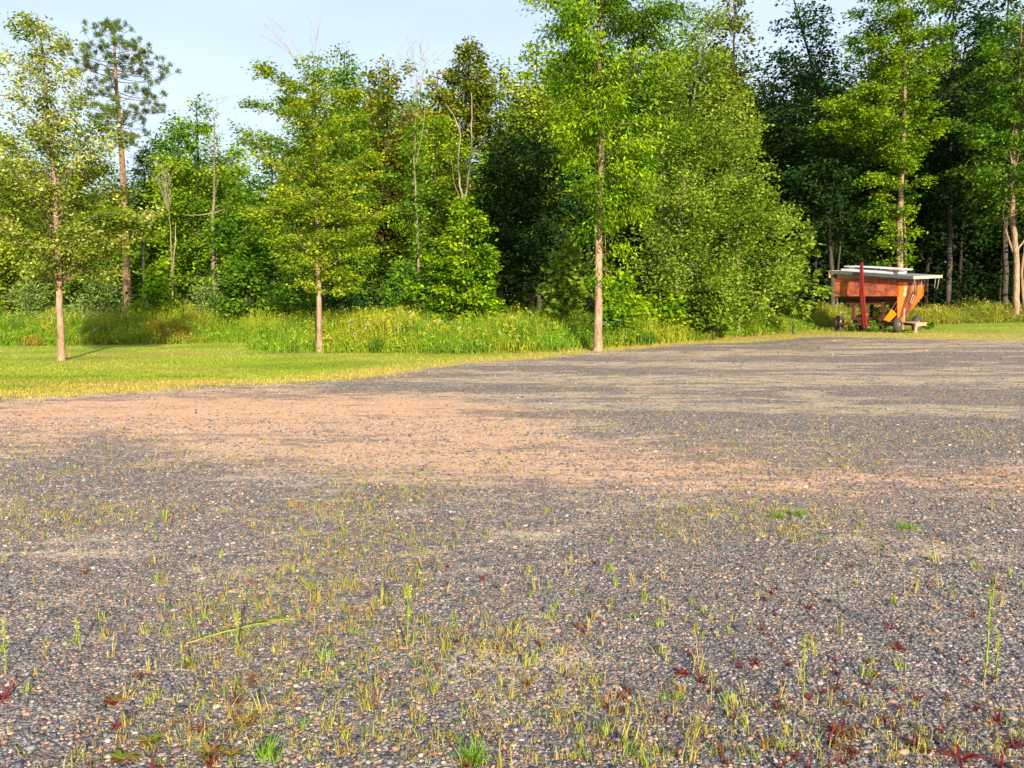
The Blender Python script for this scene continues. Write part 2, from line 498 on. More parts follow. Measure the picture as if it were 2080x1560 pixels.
def floor_mat():
    m, n, l, out = new_mat('forest_soil')
    tc = n.new('ShaderNodeTexCoord'); nz = n.new('ShaderNodeTexNoise'); nz.inputs['Scale'].default_value = 9; nz.inputs['Detail'].default_value = 6
    r = n.new('ShaderNodeValToRGB'); r.color_ramp.elements[0].color = (.02, .03, .008, 1); r.color_ramp.elements[0].position = .3
    r.color_ramp.elements[1].color = (.075, .075, .028, 1); r.color_ramp.elements[1].position = .7
    p = n.new('ShaderNodeBsdfPrincipled'); p.inputs['Roughness'].default_value = .95
    l.new(tc.outputs['Object'], nz.inputs['Vector']); l.new(nz.outputs['Fac'], r.inputs['Fac'])
    l.new(r.outputs['Color'], p.inputs['Base Color']); l.new(p.outputs[0], out.inputs['Surface'])
    return m
M_GROUND = ground_mat()
M_FLOOR = floor_mat()
ground_mesh()

# ------------------------------------------------------------------ trees
PAL = {
 'pale':   [(.25, .28, .025), (.13, .18, .012), (.52, .48, .17), (.065, .11, .010)],
 'lime':   [(.20, .31, .010), (.11, .21, .008), (.29, .36, .018), (.045, .11, .008)],
 'bright': [(.20, .32, .008), (.31, .40, .012), (.11, .22, .007), (.05, .115, .006)],
 'mid':    [(.085, .185, .012), (.14, .235, .012), (.05, .125, .012), (.20, .27, .02)],
 'birch':  [(.14, .215, .018), (.21, .28, .022), (.075, .145, .012), (.26, .33, .05)],
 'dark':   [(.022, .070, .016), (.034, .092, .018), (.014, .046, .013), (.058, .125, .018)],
 'deep':   [(.012, .034, .010), (.02, .052, .013), (.008, .022, .007), (.03, .07, .015)],  # shade of the inner wood put into the leaf colour
 'olive':  [(.13, .165, .010), (.19, .22, .014), (.07, .10, .01), (.23, .22, .02)],
 'rust':   [(.18, .20, .012), (.23, .20, .018), (.11, .165, .010), (.29, .17, .04)],
 'willow': [(.13, .18, .045), (.18, .23, .06), (.08, .12, .03), (.26, .28, .09)],
 'yellowg':[(.26, .32, .015), (.18, .26, .010), (.35, .37, .03), (.09, .15, .008)],
}
for _k, _f in (('pale', 1.15), ('lime', 1.15), ('bright', 1.12), ('mid', 1.2), ('birch', 1.15), ('willow', 1.55), ('yellowg', 1.15), ('olive', 1.1), ('rust', 1.15)):
    PAL[_k] = [(c[0] * _f * .88, c[1] * _f, c[2] * _f) for c in PAL[_k]]
BARK = {'grey': (.08, .07, .06), 'tan': (.38, .26, .185), 'pale': (.33, .28, .21), 'dark': (.05, .042, .035), 'pine': (.24, .15, .10), 'dead': (.31, .26, .19)}

def trunk_path(pts, Y):
    """photo points (bottom first) of a trunk standing at distance Y -> world points"""
    out = []
    for i, (px, py) in enumerate(pts):
        x, y, z = at(px, py, Y); out.append((float(x), float(y), float(z)))
    g = float(gz(out[0][0], Y)); out[0] = (out[0][0], Y, g - .05)
    return np.array(out)

def spline(P, m):
    """smooth resample of a polyline by height index"""
    t = np.linspace(0, len(P) - 1, m); i = np.clip(t.astype(int), 0, len(P) - 2); f = (t - i)[:, None]
    p0 = P[np.maximum(i - 1, 0)]; p1 = P[i]; p2 = P[i + 1]; p3 = P[np.minimum(i + 2, len(P) - 1)]
    return .5 * ((2 * p1) + (-p0 + p2) * f + (2 * p0 - 5 * p1 + 4 * p2 - p3) * f ** 2 + (-p0 + 3 * p1 - 3 * p2 + p3) * f ** 3)

def make_tree(name, label, Y, trunk, prof, r0, seed, pal='mid', bark='grey', nb=40, leaves=6000, ls=.12, slope=.5, fluff=.16, hang=.0, flat=.55,
              tilt=.8, depth=.9, cat='tree', group=None, aspect=.62, droop=.0, k=8, extra=(), lmat=None, twigs=4, inner=.2, rtop=.12, gaps=.22):
    rng = np.random.default_rng(seed)
    P = trunk_path(trunk, Y); base = P[0].copy(); base[2] += .05
    H = P[-1, 2] - base[2]
    T = spline(P - base, max(8, int(H * 2.2)))
    n = len(T)
    T[1:-1, :2] += rng.normal(0, .012, (n - 2, 2)) * np.linspace(1, 2.0, n - 2)[:, None]
    tz = np.clip((T[:, 2] - T[0, 2]) / (T[-1, 2] - T[0, 2]), 0, 1)
    rad = r0 * ((1 - tz) ** .85 * (1 - rtop) + rtop) * (1 + .35 * np.exp(-T[:, 2].clip(0) / .13))
    bc = np.array(BARK[bark])
    root = thing(name, base, label, cat, group)
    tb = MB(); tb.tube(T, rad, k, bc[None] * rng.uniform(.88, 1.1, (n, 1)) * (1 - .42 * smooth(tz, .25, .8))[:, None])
    cb = MB()
    if prof:
        pr = sorted(prof, key=lambda q: q[0], reverse=True)        # from the bottom up
        ph, pl, prr = [], [], []
        for py, xl, xr in pr:
            a, _, z = at(xl, py, Y); b, _, _ = at(xr, py, Y); ph.append(z - base[2]); pl.append(a - base[0]); prr.append(b - base[0])
        ph = np.array(ph); pl = np.array(pl); prr = np.array(prr)
        wid = (prr - pl) * .5
        zz = np.linspace(ph[0], ph[-1], 200); ww = np.interp(zz, ph, wid) + .25
        cdf = np.cumsum(ww); cdf /= cdf[-1]
        cz = np.interp((np.arange(nb) + rng.uniform(0, 1, nb)) / nb, cdf, zz)
        cols = np.array(PAL[pal])
        tot_len = 0; segs = []
        for i in range(nb):
            z = cz[i]; az = i * 2.39996 + rng.uniform(-.5, .5)
            xl, xr = np.interp(z, ph, pl), np.interp(z, ph, prr)
            tx = np.interp(z, T[:, 2], T[:, 0]); ty = np.interp(z, T[:, 2], T[:, 1])
            cx = np.clip(tx, xl + .15 * (xr - xl), xr - .15 * (xr - xl))
            ca, sa = math.cos(az), math.sin(az)
            ex = (xr - cx) if ca > 0 else (cx - xl)
            u = rng.uniform(.62, 1.03) if rng.uniform() > .36 else rng.uniform(.15, .62)
            tip = np.array([cx + ex * ca * u, ty + (xr - xl) * .5 * depth * sa * u, z + rng.normal(0, .12)])
            Lh = math.hypot(tip[0] - tx, tip[1] - ty)
            za = np.clip(z - slope * Lh * rng.uniform(.6, 1.3), T[0, 2] + .12 * H, T[-1, 2] * .985)
            za = max(za, min(ph[0] * .9, z))
            A = np.array([np.interp(za, T[:, 2], T[:, 0]), np.interp(za, T[:, 2], T[:, 1]), za])
            m = 7; t = np.linspace(0, 1, m)[:, None]
            mid = (A + tip) * .5 + np.array([0, 0, .12 * Lh * (1 if droop <= 0 else 2)])
            B = (1 - t) ** 2 * A + 2 * t * (1 - t) * mid + t ** 2 * tip
            B[1:-1] += rng.normal(0, .035 * max(Lh, .4), (m - 2, 3)) * np.array([1, 1, .5])
            L = np.linalg.norm(tip - A)
            br = max(.006, min(.22 * np.interp(za, T[:, 2], rad), .009 * L + .004))
            tb.tube(B, br * (1 - .8 * t[:, 0]), 5, bc * rng.uniform(.55, .8))
            hue = rng.uniform(0, 1)
            d0 = unit((tip - A) * np.array([1, 1, .35]))
            kt = max(2, int(twigs * L ** .7))
            segs.append((B[int(m * .6)], tip, hue, .8 * L * .4))
            for j in range(kt):
                tt = rng.uniform(inner, 1) ** .8; q = tt * (m - 1); qi = min(int(q), m - 2); s = B[qi] + (B[qi + 1] - B[qi]) * (q - qi)
                side = rng.choice([-1, 1]); an = side * rng.uniform(.4, 1.2); c_, s_ = math.cos(an), math.sin(an)
                dd = np.array([d0[0] * c_ - d0[1] * s_, d0[0] * s_ + d0[1] * c_, rng.normal(.12 - droop, .3 * (1.4 - flat))])
                ln = (.16 + .3 * L * (1 - .45 * tt)) * rng.uniform(.6, 1.15)
                e_ = s + unit(dd) * ln
                segs.append((s, e_, np.clip(hue + rng.normal(0, .2), 0, 1), ln))
                if L > .8 and br > .01: tb.tube(np.array([s, (s + e_) / 2 + rng.normal(0, .03, 3), e_]), [br * .4, br * .3, .003], 3, bc * .6)
        for j in range(nb // 2):                                   # short twigs straight from the trunk
            z = rng.uniform(ph[0], min(ph[-1], T[-1, 2])); a = rng.uniform(0, 6.28)
            s = np.array([np.interp(z, T[:, 2], T[:, 0]), np.interp(z, T[:, 2], T[:, 1]), z]); q = rng.uniform(.2, .55)
            segs.append((s, s + np.array([math.cos(a) * q, math.sin(a) * q, rng.uniform(-.05, .25)]), rng.uniform(0, 1), .38))
        S0 = np.array([s[0] for s in segs]); S1 = np.array([s[1] for s in segs]); hu = np.array([s[2] for s in segs]); ln = np.array([s[3] for s in segs]) + .08
        if gaps > 0: ln = ln * (rng.uniform(0, 1, len(ln)) > gaps) * np.exp(rng.normal(0, .55, len(ln)))
        idx = rng.choice(len(segs), leaves, p=ln / ln.sum())
        u = rng.uniform(.05, 1.08, leaves)[:, None]
        Q = S0[idx] * (1 - u) + S1[idx] * u
        Q += rng.normal(0, 1, (leaves, 3)) * fluff * np.array([1, 1, 1 - .6 * flat])
        Q[:, 2] -= droop * rng.uniform(0, .6, leaves) * fluff * 4
        ax = np.stack([np.interp(Q[:, 2], T[:, 2], T[:, 0]), np.interp(Q[:, 2], T[:, 2], T[:, 1])], 1)
        o2 = Q[:, :2] - ax; o2 = o2 / (np.linalg.norm(o2, axis=1, keepdims=True) + .1)
        D = np.concatenate([o2 * .8 + rng.normal(0, .6, (leaves, 2)), (rng.normal(0, .35, leaves) - hang)[:, None]], 1); D = unit(D)
        Nn = np.concatenate([rng.normal(0, tilt, (leaves, 2)) + o2 * .3, np.full((leaves, 1), 1.0)], 1); Nn = unit(Nn)
        h = np.clip(hu[idx] * .7 + rng.normal(.15, .22, leaves), 0, .999)
        ci = h * 3; a = ci.astype(int); f = (ci - a)[:, None]
        C = cols[[3, 2, 0, 1]] if pal in ('bright', 'mid', 'dark', 'deep') else cols[[3, 1, 0, 2]]
        CC = C[a] * (1 - f) + C[np.minimum(a + 1, 3)] * f
        CC = CC * rng.uniform(.5, 1.22, (leaves, 1))
        Ls = ls * rng.uniform(.45, 1.4, leaves)
        leaf_cards(cb, Q, D, Nn, Ls, Ls * aspect * rng.uniform(.8, 1.2, leaves), CC)
        cb.build('crown', lmat or M_LEAF, root)
    for kind, pts, r1 in extra:                                   # extra stems and bare twigs, photo points at the tree's distance
        E = np.array([[float(q) for q in at(px, py, Y)] for px, py in pts]) - base
        E[:, 1] += np.linspace(0, rng.normal(0, .3), len(E))
        E = spline(E, max(5, len(E) * 3)); E[1:] += rng.normal(0, .012, (len(E) - 1, 3))
        tb.tube(E, np.linspace(r1, max(.006, r1 * .3), len(E)), 6, bc * rng.uniform(.85, 1.1))
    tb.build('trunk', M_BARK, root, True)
    return root

def fan(rng, px, py, n, w, h, r=.012):
    """bare twigs fanning up from a photo point"""
    out = []
    for i in range(n):
        a = rng.uniform(-1, 1)
        x1 = px + a * w * .5 + rng.normal(0, 3); y1 = py - h * rng.uniform(.45, .7)
        x2 = px + a * w + rng.normal(0, 5); y2 = py - h * rng.uniform(.8, 1.05) * (1 - .25 * abs(a))
        out.append(('t', [(px, py), ((px + x1) / 2 + rng.normal(0, 2), (py + y1) / 2), (x1, y1), (x2, y2)], r))
        out.append(('t', [(x1, y1), (x1 + rng.normal(0, 10), y1 - h * .2), (x1 + rng.normal(0, 18), y1 - h * .4)], r * .6))
    return out
rg = np.random.default_rng(3)

# --- the three trees on the lawn and at the gravel edge
make_tree('lawn_tree', 'pale yellow-green lawn tree at the far left, in front of the tall pine', 20.2,
          [(125, 735), (121, 620), (118, 540), (112, 400), (104, 280), (92, 150), (76, 30)],
          [(560, 30, 250), (530, 0, 275), (470, -10, 300), (400, -40, 300), (330, -40, 275), (270, -10, 250), (210, -10, 215), (160, 15, 160), (110, 25, 145), (60, 30, 140), (26, 60, 95)],
          .092, 11, 'pale', 'tan', 110, 37000, .082, slope=.75, fluff=.12, flat=.3, tilt=1.1, depth=.85, twigs=4,
          extra=[('b', [(122, 572), (150, 560), (190, 548), (240, 556)], .03)])
make_tree('lawn_tree', 'layered yellow-green lawn tree with bare twigs sticking out of its top', 22.6,
          [(649, 724), (646, 560), (643, 420), (641, 270), (638, 160), (634, 105)],
          [(590, 600, 740), (550, 560, 770), (500, 530, 800), (440, 505, 815), (390, 520, 810), (330, 515, 770), (280, 500, 770), (230, 480, 760), (180, 485, 720), (140, 530, 715), (105, 580, 690)],
          .085, 12, 'yellowg', 'tan', 104, 42000, .083, slope=.38, fluff=.115, flat=.75, tilt=.85, depth=.9, twigs=5,
          extra=[('b', [(612, 140), (590, 108), (560, 72), (538, 50)], .014), ('b', [(600, 125), (580, 90), (553, 55)], .011), ('b', [(590, 110), (560, 88), (531, 74)], .01), ('b', [(622, 130), (600, 95), (575, 60), (548, 40)], .01),
                 ('b', [(637, 110), (641, 70), (637, 26)], .012), ('b', [(640, 80), (650, 55), (652, 40)], .008), ('b', [(634, 100), (632, 75), (634, 45)], .008), ('b', [(668, 125), (680, 100), (688, 80)], .008)])
make_tree('ash_tree', 'tall bright green tree with a straight bare trunk at the gravel edge', 22.4,
          [(1213, 712), (1215, 600), (1217, 420), (1219, 260), (1216, 90), (1222, -80), (1226, -230)],
          [(600, 1215, 1262), (540, 1200, 1290), (480, 1196, 1330), (430, 1190, 1345), (380, 1150, 1350), (310, 1110, 1362), (240, 1090, 1380), (170, 1080, 1400), (100, 1085, 1420), (20, 1085, 1445), (-60, 1100, 1430), (-150, 1130, 1390), (-230, 1190, 1290)],
          .128, 13, 'bright', 'tan', 120, 52000, .118, slope=.25, fluff=.16, hang=.5, flat=.3, tilt=.8, depth=.9, droop=.18, aspect=.38, twigs=5,
          extra=[('b', [(1222, 420), (1229, 450), (1231, 500), (1233, 550)], .018), ('b', [(1233, 548), (1228, 562), (1226, 572)], .010), ('b', [(1233, 550), (1241, 556), (1250, 562)], .010)])

# --- red pine
def make_pine(label, Y, trunk, prof, r0, seed, nb=66, tufts=6.5, needles=80, nl=.135):
    rng = np.random.default_rng(seed)
    P = trunk_path(trunk, Y); base = P[0].copy(); base[2] += .05; T = spline(P - base, 26)
    tz = np.linspace(0, 1, len(T)); rad = r0 * (1 - .82 * tz)
    root = thing('red_pine', base, label, 'pine tree')
    tb = MB(); bc = np.array(BARK['pine']); tb.tube(T, rad, 8, bc * np.linspace(1, 1.1, len(T))[:, None])
    pr = sorted(prof, reverse=True); ph = []; pl = []; pq = []
    for py, xl, xr in pr:
        a, _, z = at(xl, py, Y); b, _, _ = at(xr, py, Y); ph.append(z - base[2]); pl.append(a - base[0]); pq.append(b - base[0])
    cb = MB(); TU = []
    zs = np.sort(rng.uniform(ph[0], ph[-1], nb))
    for i, z in enumerate(zs):
        az = i * 2.39996 + rng.uniform(-.4, .4); xl, xr = np.interp(z, ph, pl), np.interp(z, ph, pq)
        A0 = np.array([np.interp(z, T[:, 2], T[:, 0]), np.interp(z, T[:, 2], T[:, 1]), z])
        ca, sa = math.cos(az), math.sin(az); ex = (xr - A0[0]) if ca > 0 else (A0[0] - xl)
        u = rng.uniform(.7, 1.05)
        tip = A0 + np.array([ex * ca * u, (xr - xl) * .5 * sa * u, rng.uniform(.1, .5) * abs(ex) * .6])
        t = np.linspace(0, 1, 6)[:, None]; mid = (A0 + tip) / 2 + np.array([0, 0, -.14 * np.linalg.norm(tip - A0)])
        B = (1 - t) ** 2 * A0 + 2 * t * (1 - t) * mid + t * t * tip
        L = np.linalg.norm(tip - A0); tb.tube(B, np.linspace(.008 + .007 * L, .006, 6), 4, bc * .6)
        for j in range(max(3, int(tufts * L / 1.8))):
            tt = 1 - rng.uniform(0, .5) ** 1.3 if j else 1.0
            q = tt * 5; qi = min(int(q), 4); s = B[qi] + (B[qi + 1] - B[qi]) * (q - qi)
            e_ = s + np.array([rng.normal(0, .3), rng.normal(0, .3), rng.uniform(.02, .42)]) * (.45 + .35 * L)
            tb.tube(np.array([s, e_]), [.008, .006], 3, bc * .8); TU.append(e_)
    TU = np.array(TU); n = len(TU) * needles
    C = np.repeat(TU, needles, 0) + rng.normal(0, .045, (n, 3)); D = unit(rng.normal(0, 1, (n, 3)) + np.array([0, 0, .55]))
    cc = np.array([(.045, .09, .014)]) * rng.uniform(.6, 1.9, (len(TU), 1)).repeat(needles, 0) * np.array([[1.15, 1, .8]])
    leaf_cards(cb, C, D, unit(rng.normal(0, 1, (n, 3))), nl * rng.uniform(.7, 1.15, n), np.full(n, .022), cc)
    tb.build('trunk', M_BARK, root, True); cb.build('crown', M_NEEDLE, root)
    return root
make_pine('tall slender pine with bare reddish trunk and open tufted top, behind the leftmost lawn tree', 33,
          [(258, 640), (257, 560), (252, 400), (244, 270), (236, 170), (231, 62)],
          [(300, 225, 275), (270, 190, 300), (235, 180, 330), (195, 150, 352), (160, 160, 345), (125, 160, 322), (90, 175, 290), (70, 205, 265), (55, 224, 240)], .20, 21)

# --- individual trees of the wood edge:  name, label, Y, trunk, profile, r0, seed, kwargs
W = [
 ('birch_tree', 'broad bushy light green birch with several stems, behind and right of the straight bare trunk', 27.5,
  [(1372, 650), (1376, 520), (1388, 380), (1400, 250), (1425, 120), (1440, 20)],
  [(640, 1300, 1480), (570, 1290, 1520), (480, 1285, 1540), (400, 1295, 1540), (320, 1310, 1530), (240, 1320, 1510), (160, 1335, 1490), (90, 1360, 1480), (25, 1400, 1465)], .085, 31,
  dict(pal='birch', bark='pale', nb=96, leaves=40000, ls=.105, slope=.7, fluff=.2, flat=.2, tilt=1.0, extra=[('s', [(1372, 640), (1362, 500), (1352, 380), (1350, 290)], .05)])),
 ('birch_tree', 'rounded light green birch right of the multi-stemmed one, nearest to the farm wagon', 28.5,
  [(1500, 655), (1498, 540), (1500, 420), (1505, 320), (1510, 225)],
  [(645, 1440, 1600), (570, 1430, 1640), (490, 1430, 1632), (410, 1440, 1605), (340, 1450, 1590), (280, 1460, 1570), (225, 1485, 1535)], .07, 32,
  dict(pal='birch', bark='pale', nb=78, leaves=29000, ls=.108, slope=.6, fluff=.2, flat=.2, tilt=1.0)),
 ('sapling', 'low leafy sapling with big leaves just left of the farm wagon', 29.0,
  [(1612, 655), (1612, 580), (1618, 500), (1628, 450)], [(640, 1580, 1660), (590, 1575, 1672), (530, 1585, 1660), (480, 1600, 1655), (445, 1615, 1645)], .03, 33,
  dict(pal='birch', nb=26, leaves=1500, ls=.2, slope=.5, fluff=.14, aspect=.6)),
 ('maple_tree', 'tall maple with lit yellow-green leaves and a bare lower trunk, directly behind the farm wagon', 36.0,
  [(1828, 650), (1828, 560), (1827, 470), (1832, 330), (1838, 200), (1836, 60), (1834, -90)],
  [(535, 1765, 1850), (490, 1775, 1860), (440, 1760, 1850), (400, 1760, 1880), (340, 1720, 1895), (290, 1690, 1900), (240, 1670, 1900), (200, 1680, 1860), (170, 1730, 1900), (110, 1715, 1935), (40, 1720, 1935), (-40, 1740, 1920), (-90, 1790, 1880)], .17, 34,
  dict(pal='lime', bark='tan', nb=100, leaves=42000, ls=.135, slope=.35, fluff=.2, flat=.6, tilt=.8, extra=[('s', [(1840, 640), (1842, 560), (1843, 480), (1838, 400)], .07)])),
 ('maple_tree', 'maple with a forked lit trunk and green crown at the far right edge', 37.0,
  [(2062, 655), (2064, 600), (2062, 500), (2055, 430), (2058, 340), (2066, 250), (2072, 120), (2074, 20)],
  [(440, 2000, 2150), (380, 1960, 2160), (320, 1935, 2170), (250, 1950, 2180), (180, 1965, 2170), (110, 1985, 2150), (50, 2010, 2120), (10, 2040, 2100)], .16, 35,
  dict(pal='mid', bark='tan', nb=80, leaves=28000, ls=.14, slope=.4, fluff=.2, flat=.6,
       extra=[('s', [(2062, 520), (2050, 480), (2046, 430), (2050, 350)], .07), ('s', [(2064, 510), (2080, 490), (2095, 470), (2105, 420)], .05), ('s', [(2084, 650), (2078, 560), (2090, 480), (2100, 380)], .09), ('s', [(2060, 360), (2048, 310), (2052, 250)], .06), ('s', [(2060, 350), (2072, 300), (2080, 240)], .06)])),
 ('young_tree', 'small bright green pyramid-shaped young tree at the weed edge, left of the dark gap', 27.0,
  [(945, 660), (944, 560), (943, 470), (942, 405)],
  [(650, 860, 1020), (600, 850, 1022), (550, 850, 1015), (510, 870, 1010), (470, 895, 1000), (430, 915, 975), (402, 935, 955)], .045, 36,
  dict(pal='bright', nb=66, leaves=13000, ls=.125, slope=.35, fluff=.12, flat=.6, tilt=.8)),
 ('leafy_tree', 'broad green tree with a pointed top between the tall pine and the pale dead trunk', 36.0,
  [(405, 660), (405, 500), (402, 350), (400, 205)],
  [(600, 330, 470), (540, 310, 500), (470, 300, 510), (400, 300, 520), (330, 310, 510), (290, 320, 490), (250, 335, 450), (220, 360, 430), (200, 390, 415)], .14, 37,
  dict(pal='lime', nb=84, leaves=28000, ls=.145, slope=.5, fluff=.22, flat=.4)),
 ('leafy_tree', 'reddish-tinged round-topped tree beside the bare twig fan', 42.0,
  [(775, 660), (778, 400), (785, 250), (790, 125)],
  [(560, 680, 870), (450, 680, 885), (350, 680, 880), (260, 690, 880), (200, 705, 870), (155, 730, 850), (120, 770, 825)], .15, 38,
  dict(pal='rust', nb=70, leaves=15000, ls=.2, slope=.5, fluff=.25, flat=.4)),
 ('leafy_tree', 'olive green tree squeezed between the bare twig fan and the olive oak', 43.0,
  [(892, 660), (892, 450), (890, 300), (888, 150)],
  [(460, 830, 950), (380, 835, 950), (300, 840, 945), (230, 850, 930), (180, 865, 915), (148, 882, 900)], .13, 61,
  dict(pal='rust', nb=56, leaves=8500, ls=.2, slope=.5, fluff=.25, flat=.4)),
 ('leafy_tree', 'yellow-green tree just right of the olive oak, behind the dark narrow tree', 45.0,
  [(1015, 660), (1015, 450), (1015, 300), (1016, 130)],
  [(460, 960, 1080), (380, 960, 1085), (300, 965, 1080), (230, 975, 1065), (170, 990, 1045), (128, 1008, 1028)], .13, 62,
  dict(pal='yellowg', nb=56, leaves=8000, ls=.2, slope=.5, fluff=.25, flat=.4)),
 ('oak_tree', 'olive oak with a compact tufted crown above a bare stem, highest left of the ash', 44.0,
  [(948, 660), (948, 450), (945, 300), (946, 200), (948, 90)],
  [(300, 920, 985), (255, 885, 1012), (200, 888, 1014), (160, 895, 1000), (120, 900, 995), (95, 922, 980), (82, 936, 964)], .17, 39,
  dict(pal='olive', bark='grey', nb=64, leaves=9500, ls=.2, slope=.5, fluff=.22, flat=.2)),
 ('leafy_tree', 'yellow-green thin-topped tree half hidden by the drooping bright green tree', 41.0,
  [(1085, 660), (1085, 400), (1088, 200), (1090, 82)],
  [(480, 1010, 1180), (400, 1010, 1190), (300, 1010, 1190), (220, 1030, 1180), (150, 1045, 1170), (110, 1060, 1140), (82, 1080, 1110)], .15, 40,
  dict(pal='yellowg', nb=70, leaves=13000, ls=.2, slope=.5, fluff=.25, flat=.3)),
 ('poplar_tree', 'dark green dense tree standing left of the straight bare trunk above the dark gap', 33.0,
  [(1095, 660), (1096, 500), (1094, 380), (1096, 250)],
  [(580, 1040, 1190), (520, 1000, 1200), (450, 985, 1210), (380, 990, 1200), (320, 1010, 1180), (280, 1030, 1160), (250, 1070, 1120)], .10, 41,
  dict(pal='dark', nb=72, leaves=15000, ls=.16, slope=.6, fluff=.22, flat=.2, tilt=1)),
 ('poplar_tree', 'narrow dark green tree behind the small pyramid-shaped young tree', 34.5,
  [(1020, 660), (1022, 500), (1025, 380), (1030, 270)],
  [(560, 970, 1070), (480, 960, 1080), (400, 970, 1085), (330, 985, 1080), (270, 1010, 1050)], .09, 42,
  dict(pal='dark', nb=50, leaves=7500, ls=.15, slope=.6, fluff=.22, flat=.2, tilt=1)),
 ('leafy_tree', 'mid green full tree directly behind the lawn tree with bare top twigs', 38.0,
  [(690, 660), (690, 450), (695, 280), (700, 105)],
  [(600, 580, 800), (520, 560, 810), (430, 560, 800), (340, 570, 800), (260, 600, 780), (190, 630, 760), (140, 660, 740), (105, 685, 715)], .15, 43,
  dict(pal='mid', nb=88, leaves=27000, ls=.155, slope=.5, fluff=.25, flat=.4)),
 ('leafy_tree', 'bright olive-green broad tree right of the bare twig fan', 37.0,
  [(885, 660), (885, 480), (884, 350), (886, 235)],
  [(580, 800, 950), (500, 790, 970), (420, 790, 975), (350, 800, 970), (290, 820, 960), (250, 850, 930), (232, 870, 905)], .12, 44,
  dict(pal='lime', nb=74, leaves=20000, ls=.14, slope=.5, fluff=.22, flat=.5)),
 ('leafy_tree', 'dense dark green low tree between the pale dead trunk and the middle lawn tree', 31.0,
  [(500, 660), (500, 560), (502, 470), (505, 380)],
  [(640, 430, 590), (570, 420, 600), (500, 425, 590), (440, 440, 570), (400, 465, 545), (378, 490, 520)], .08, 45,
  dict(pal='mid', nb=54, leaves=9500, ls=.16, slope=.45, fluff=.2, flat=.6)),
 ('leafy_tree', 'round-topped green tree behind and left of the middle lawn tree', 41.0,
  [(555, 660), (555, 480), (552, 370), (550, 272)],
  [(560, 470, 640), (480, 465, 650), (400, 470, 645), (330, 490, 620), (290, 515, 590), (270, 540, 565)], .13, 46,
  dict(pal='mid', nb=56, leaves=8500, ls=.2, slope=.5, fluff=.26, flat=.3)),
 ('leafy_tree', 'yellow-green tree at the left edge behind the leftmost lawn tree', 34.0,
  [(20, 660), (22, 500), (25, 380), (28, 275)],
  [(600, -80, 110), (520, -90, 120), (430, -90, 115), (360, -70, 100), (310, -40, 75), (272, 0, 45)], .13, 47,
  dict(pal='yellowg', nb=60, leaves=10500, ls=.16, slope=.5, fluff=.24, flat=.4)),
 ('leafy_tree', 'dark green full tree behind the lower leaves of the leftmost lawn tree', 36.0,
  [(165, 660), (165, 500), (162, 400), (160, 315)],
  [(600, 80, 250), (530, 70, 260), (450, 75, 255), (380, 95, 230), (335, 125, 200), (312, 150, 172)], .13, 48,
  dict(pal='mid', nb=60, leaves=9500, ls=.17, slope=.5, fluff=.24, flat=.4)),
 ('spruce_tree', 'short dark conifer with a pointed top, right of the tall pine', 41.0,
  [(292, 660), (292, 480), (292, 380), (291, 300)],
  [(480, 262, 322), (430, 262, 322), (390, 266, 318), (350, 272, 312), (320, 280, 302), (300, 288, 295)], .10, 49,
  dict(pal='dark', nb=70, leaves=6000, ls=.15, slope=-.1, fluff=.12, aspect=.3, flat=.4)),
 ('tall_dark_tree', 'tall dark-leaved tree with a bent top over the light green birches, sky gap beside it', 40.0,
  [(1690, 660), (1688, 500), (1680, 330), (1660, 180), (1630, 60), (1600, -40)],
  [(420, 1600, 1730), (340, 1560, 1740), (260, 1540, 1745), (190, 1520, 1740), (120, 1530, 1720), (60, 1550, 1710), (0, 1580, 1690), (-60, 1590, 1650)], .19, 50,
  dict(pal='dark', bark='grey', nb=64, leaves=9500, ls=.19, slope=.5, fluff=.25, flat=.4, gaps=.12)),
 ('tall_dark_tree', 'tall thin-crowned tree rising behind the birches, left of the sky gap', 42.0,
  [(1480, 660), (1482, 400), (1490, 200), (1492, -30)],
  [(300, 1430, 1560), (220, 1430, 1550), (140, 1440, 1545), (70, 1455, 1535), (10, 1465, 1530), (-60, 1475, 1520)], .15, 51,
  dict(pal='olive', nb=56, leaves=6000, ls=.19, slope=.5, fluff=.25, flat=.3, gaps=.1)),
 ('tall_dark_tree', 'deep green maple filling the space right of the lit maple behind the wagon', 41.0,
  [(1925, 660), (1928, 500), (1930, 350), (1935, 150), (1938, -60)],
  [(440, 1850, 2010), (360, 1840, 2020), (280, 1840, 2030), (200, 1850, 2030), (120, 1870, 2020), (40, 1890, 2010), (-60, 1920, 1970)], .17, 52,
  dict(pal='dark', bark='grey', nb=70, leaves=12000, ls=.19, slope=.4, fluff=.25, flat=.6)),
 ('tall_dark_tree', 'dark green tree between the round light birch and the lit maple, bare stem showing', 38.0,
  [(1692, 655), (1690, 560), (1684, 460), (1690, 380), (1694, 270)],
  [(480, 1600, 1770), (430, 1590, 1780), (370, 1590, 1775), (320, 1610, 1760), (280, 1640, 1740), (262, 1680, 1710)], .13, 53,
  dict(pal='dark', bark='grey', nb=54, leaves=9000, ls=.18, slope=.35, fluff=.24, flat=.6, extra=[('s', [(1698, 650), (1700, 560), (1705, 480), (1702, 420)], .08)])),
 ('tall_dark_tree', 'tall blue-green tree at the top right corner behind the forked maple', 43.0,
  [(2040, 660), (2042, 400), (2045, 200), (2048, -60)],
  [(330, 1960, 2130), (240, 1960, 2140), (150, 1965, 2140), (70, 1975, 2130), (0, 1990, 2120), (-60, 2020, 2090)], .17, 54,
  dict(pal='dark', nb=60, leaves=9500, ls=.2, slope=.5, fluff=.26, flat=.3, gaps=.1)),
 ('slender_tree', 'thin-stemmed tree with a fan of bare twigs on top, above the low leaf cover', 33.0,
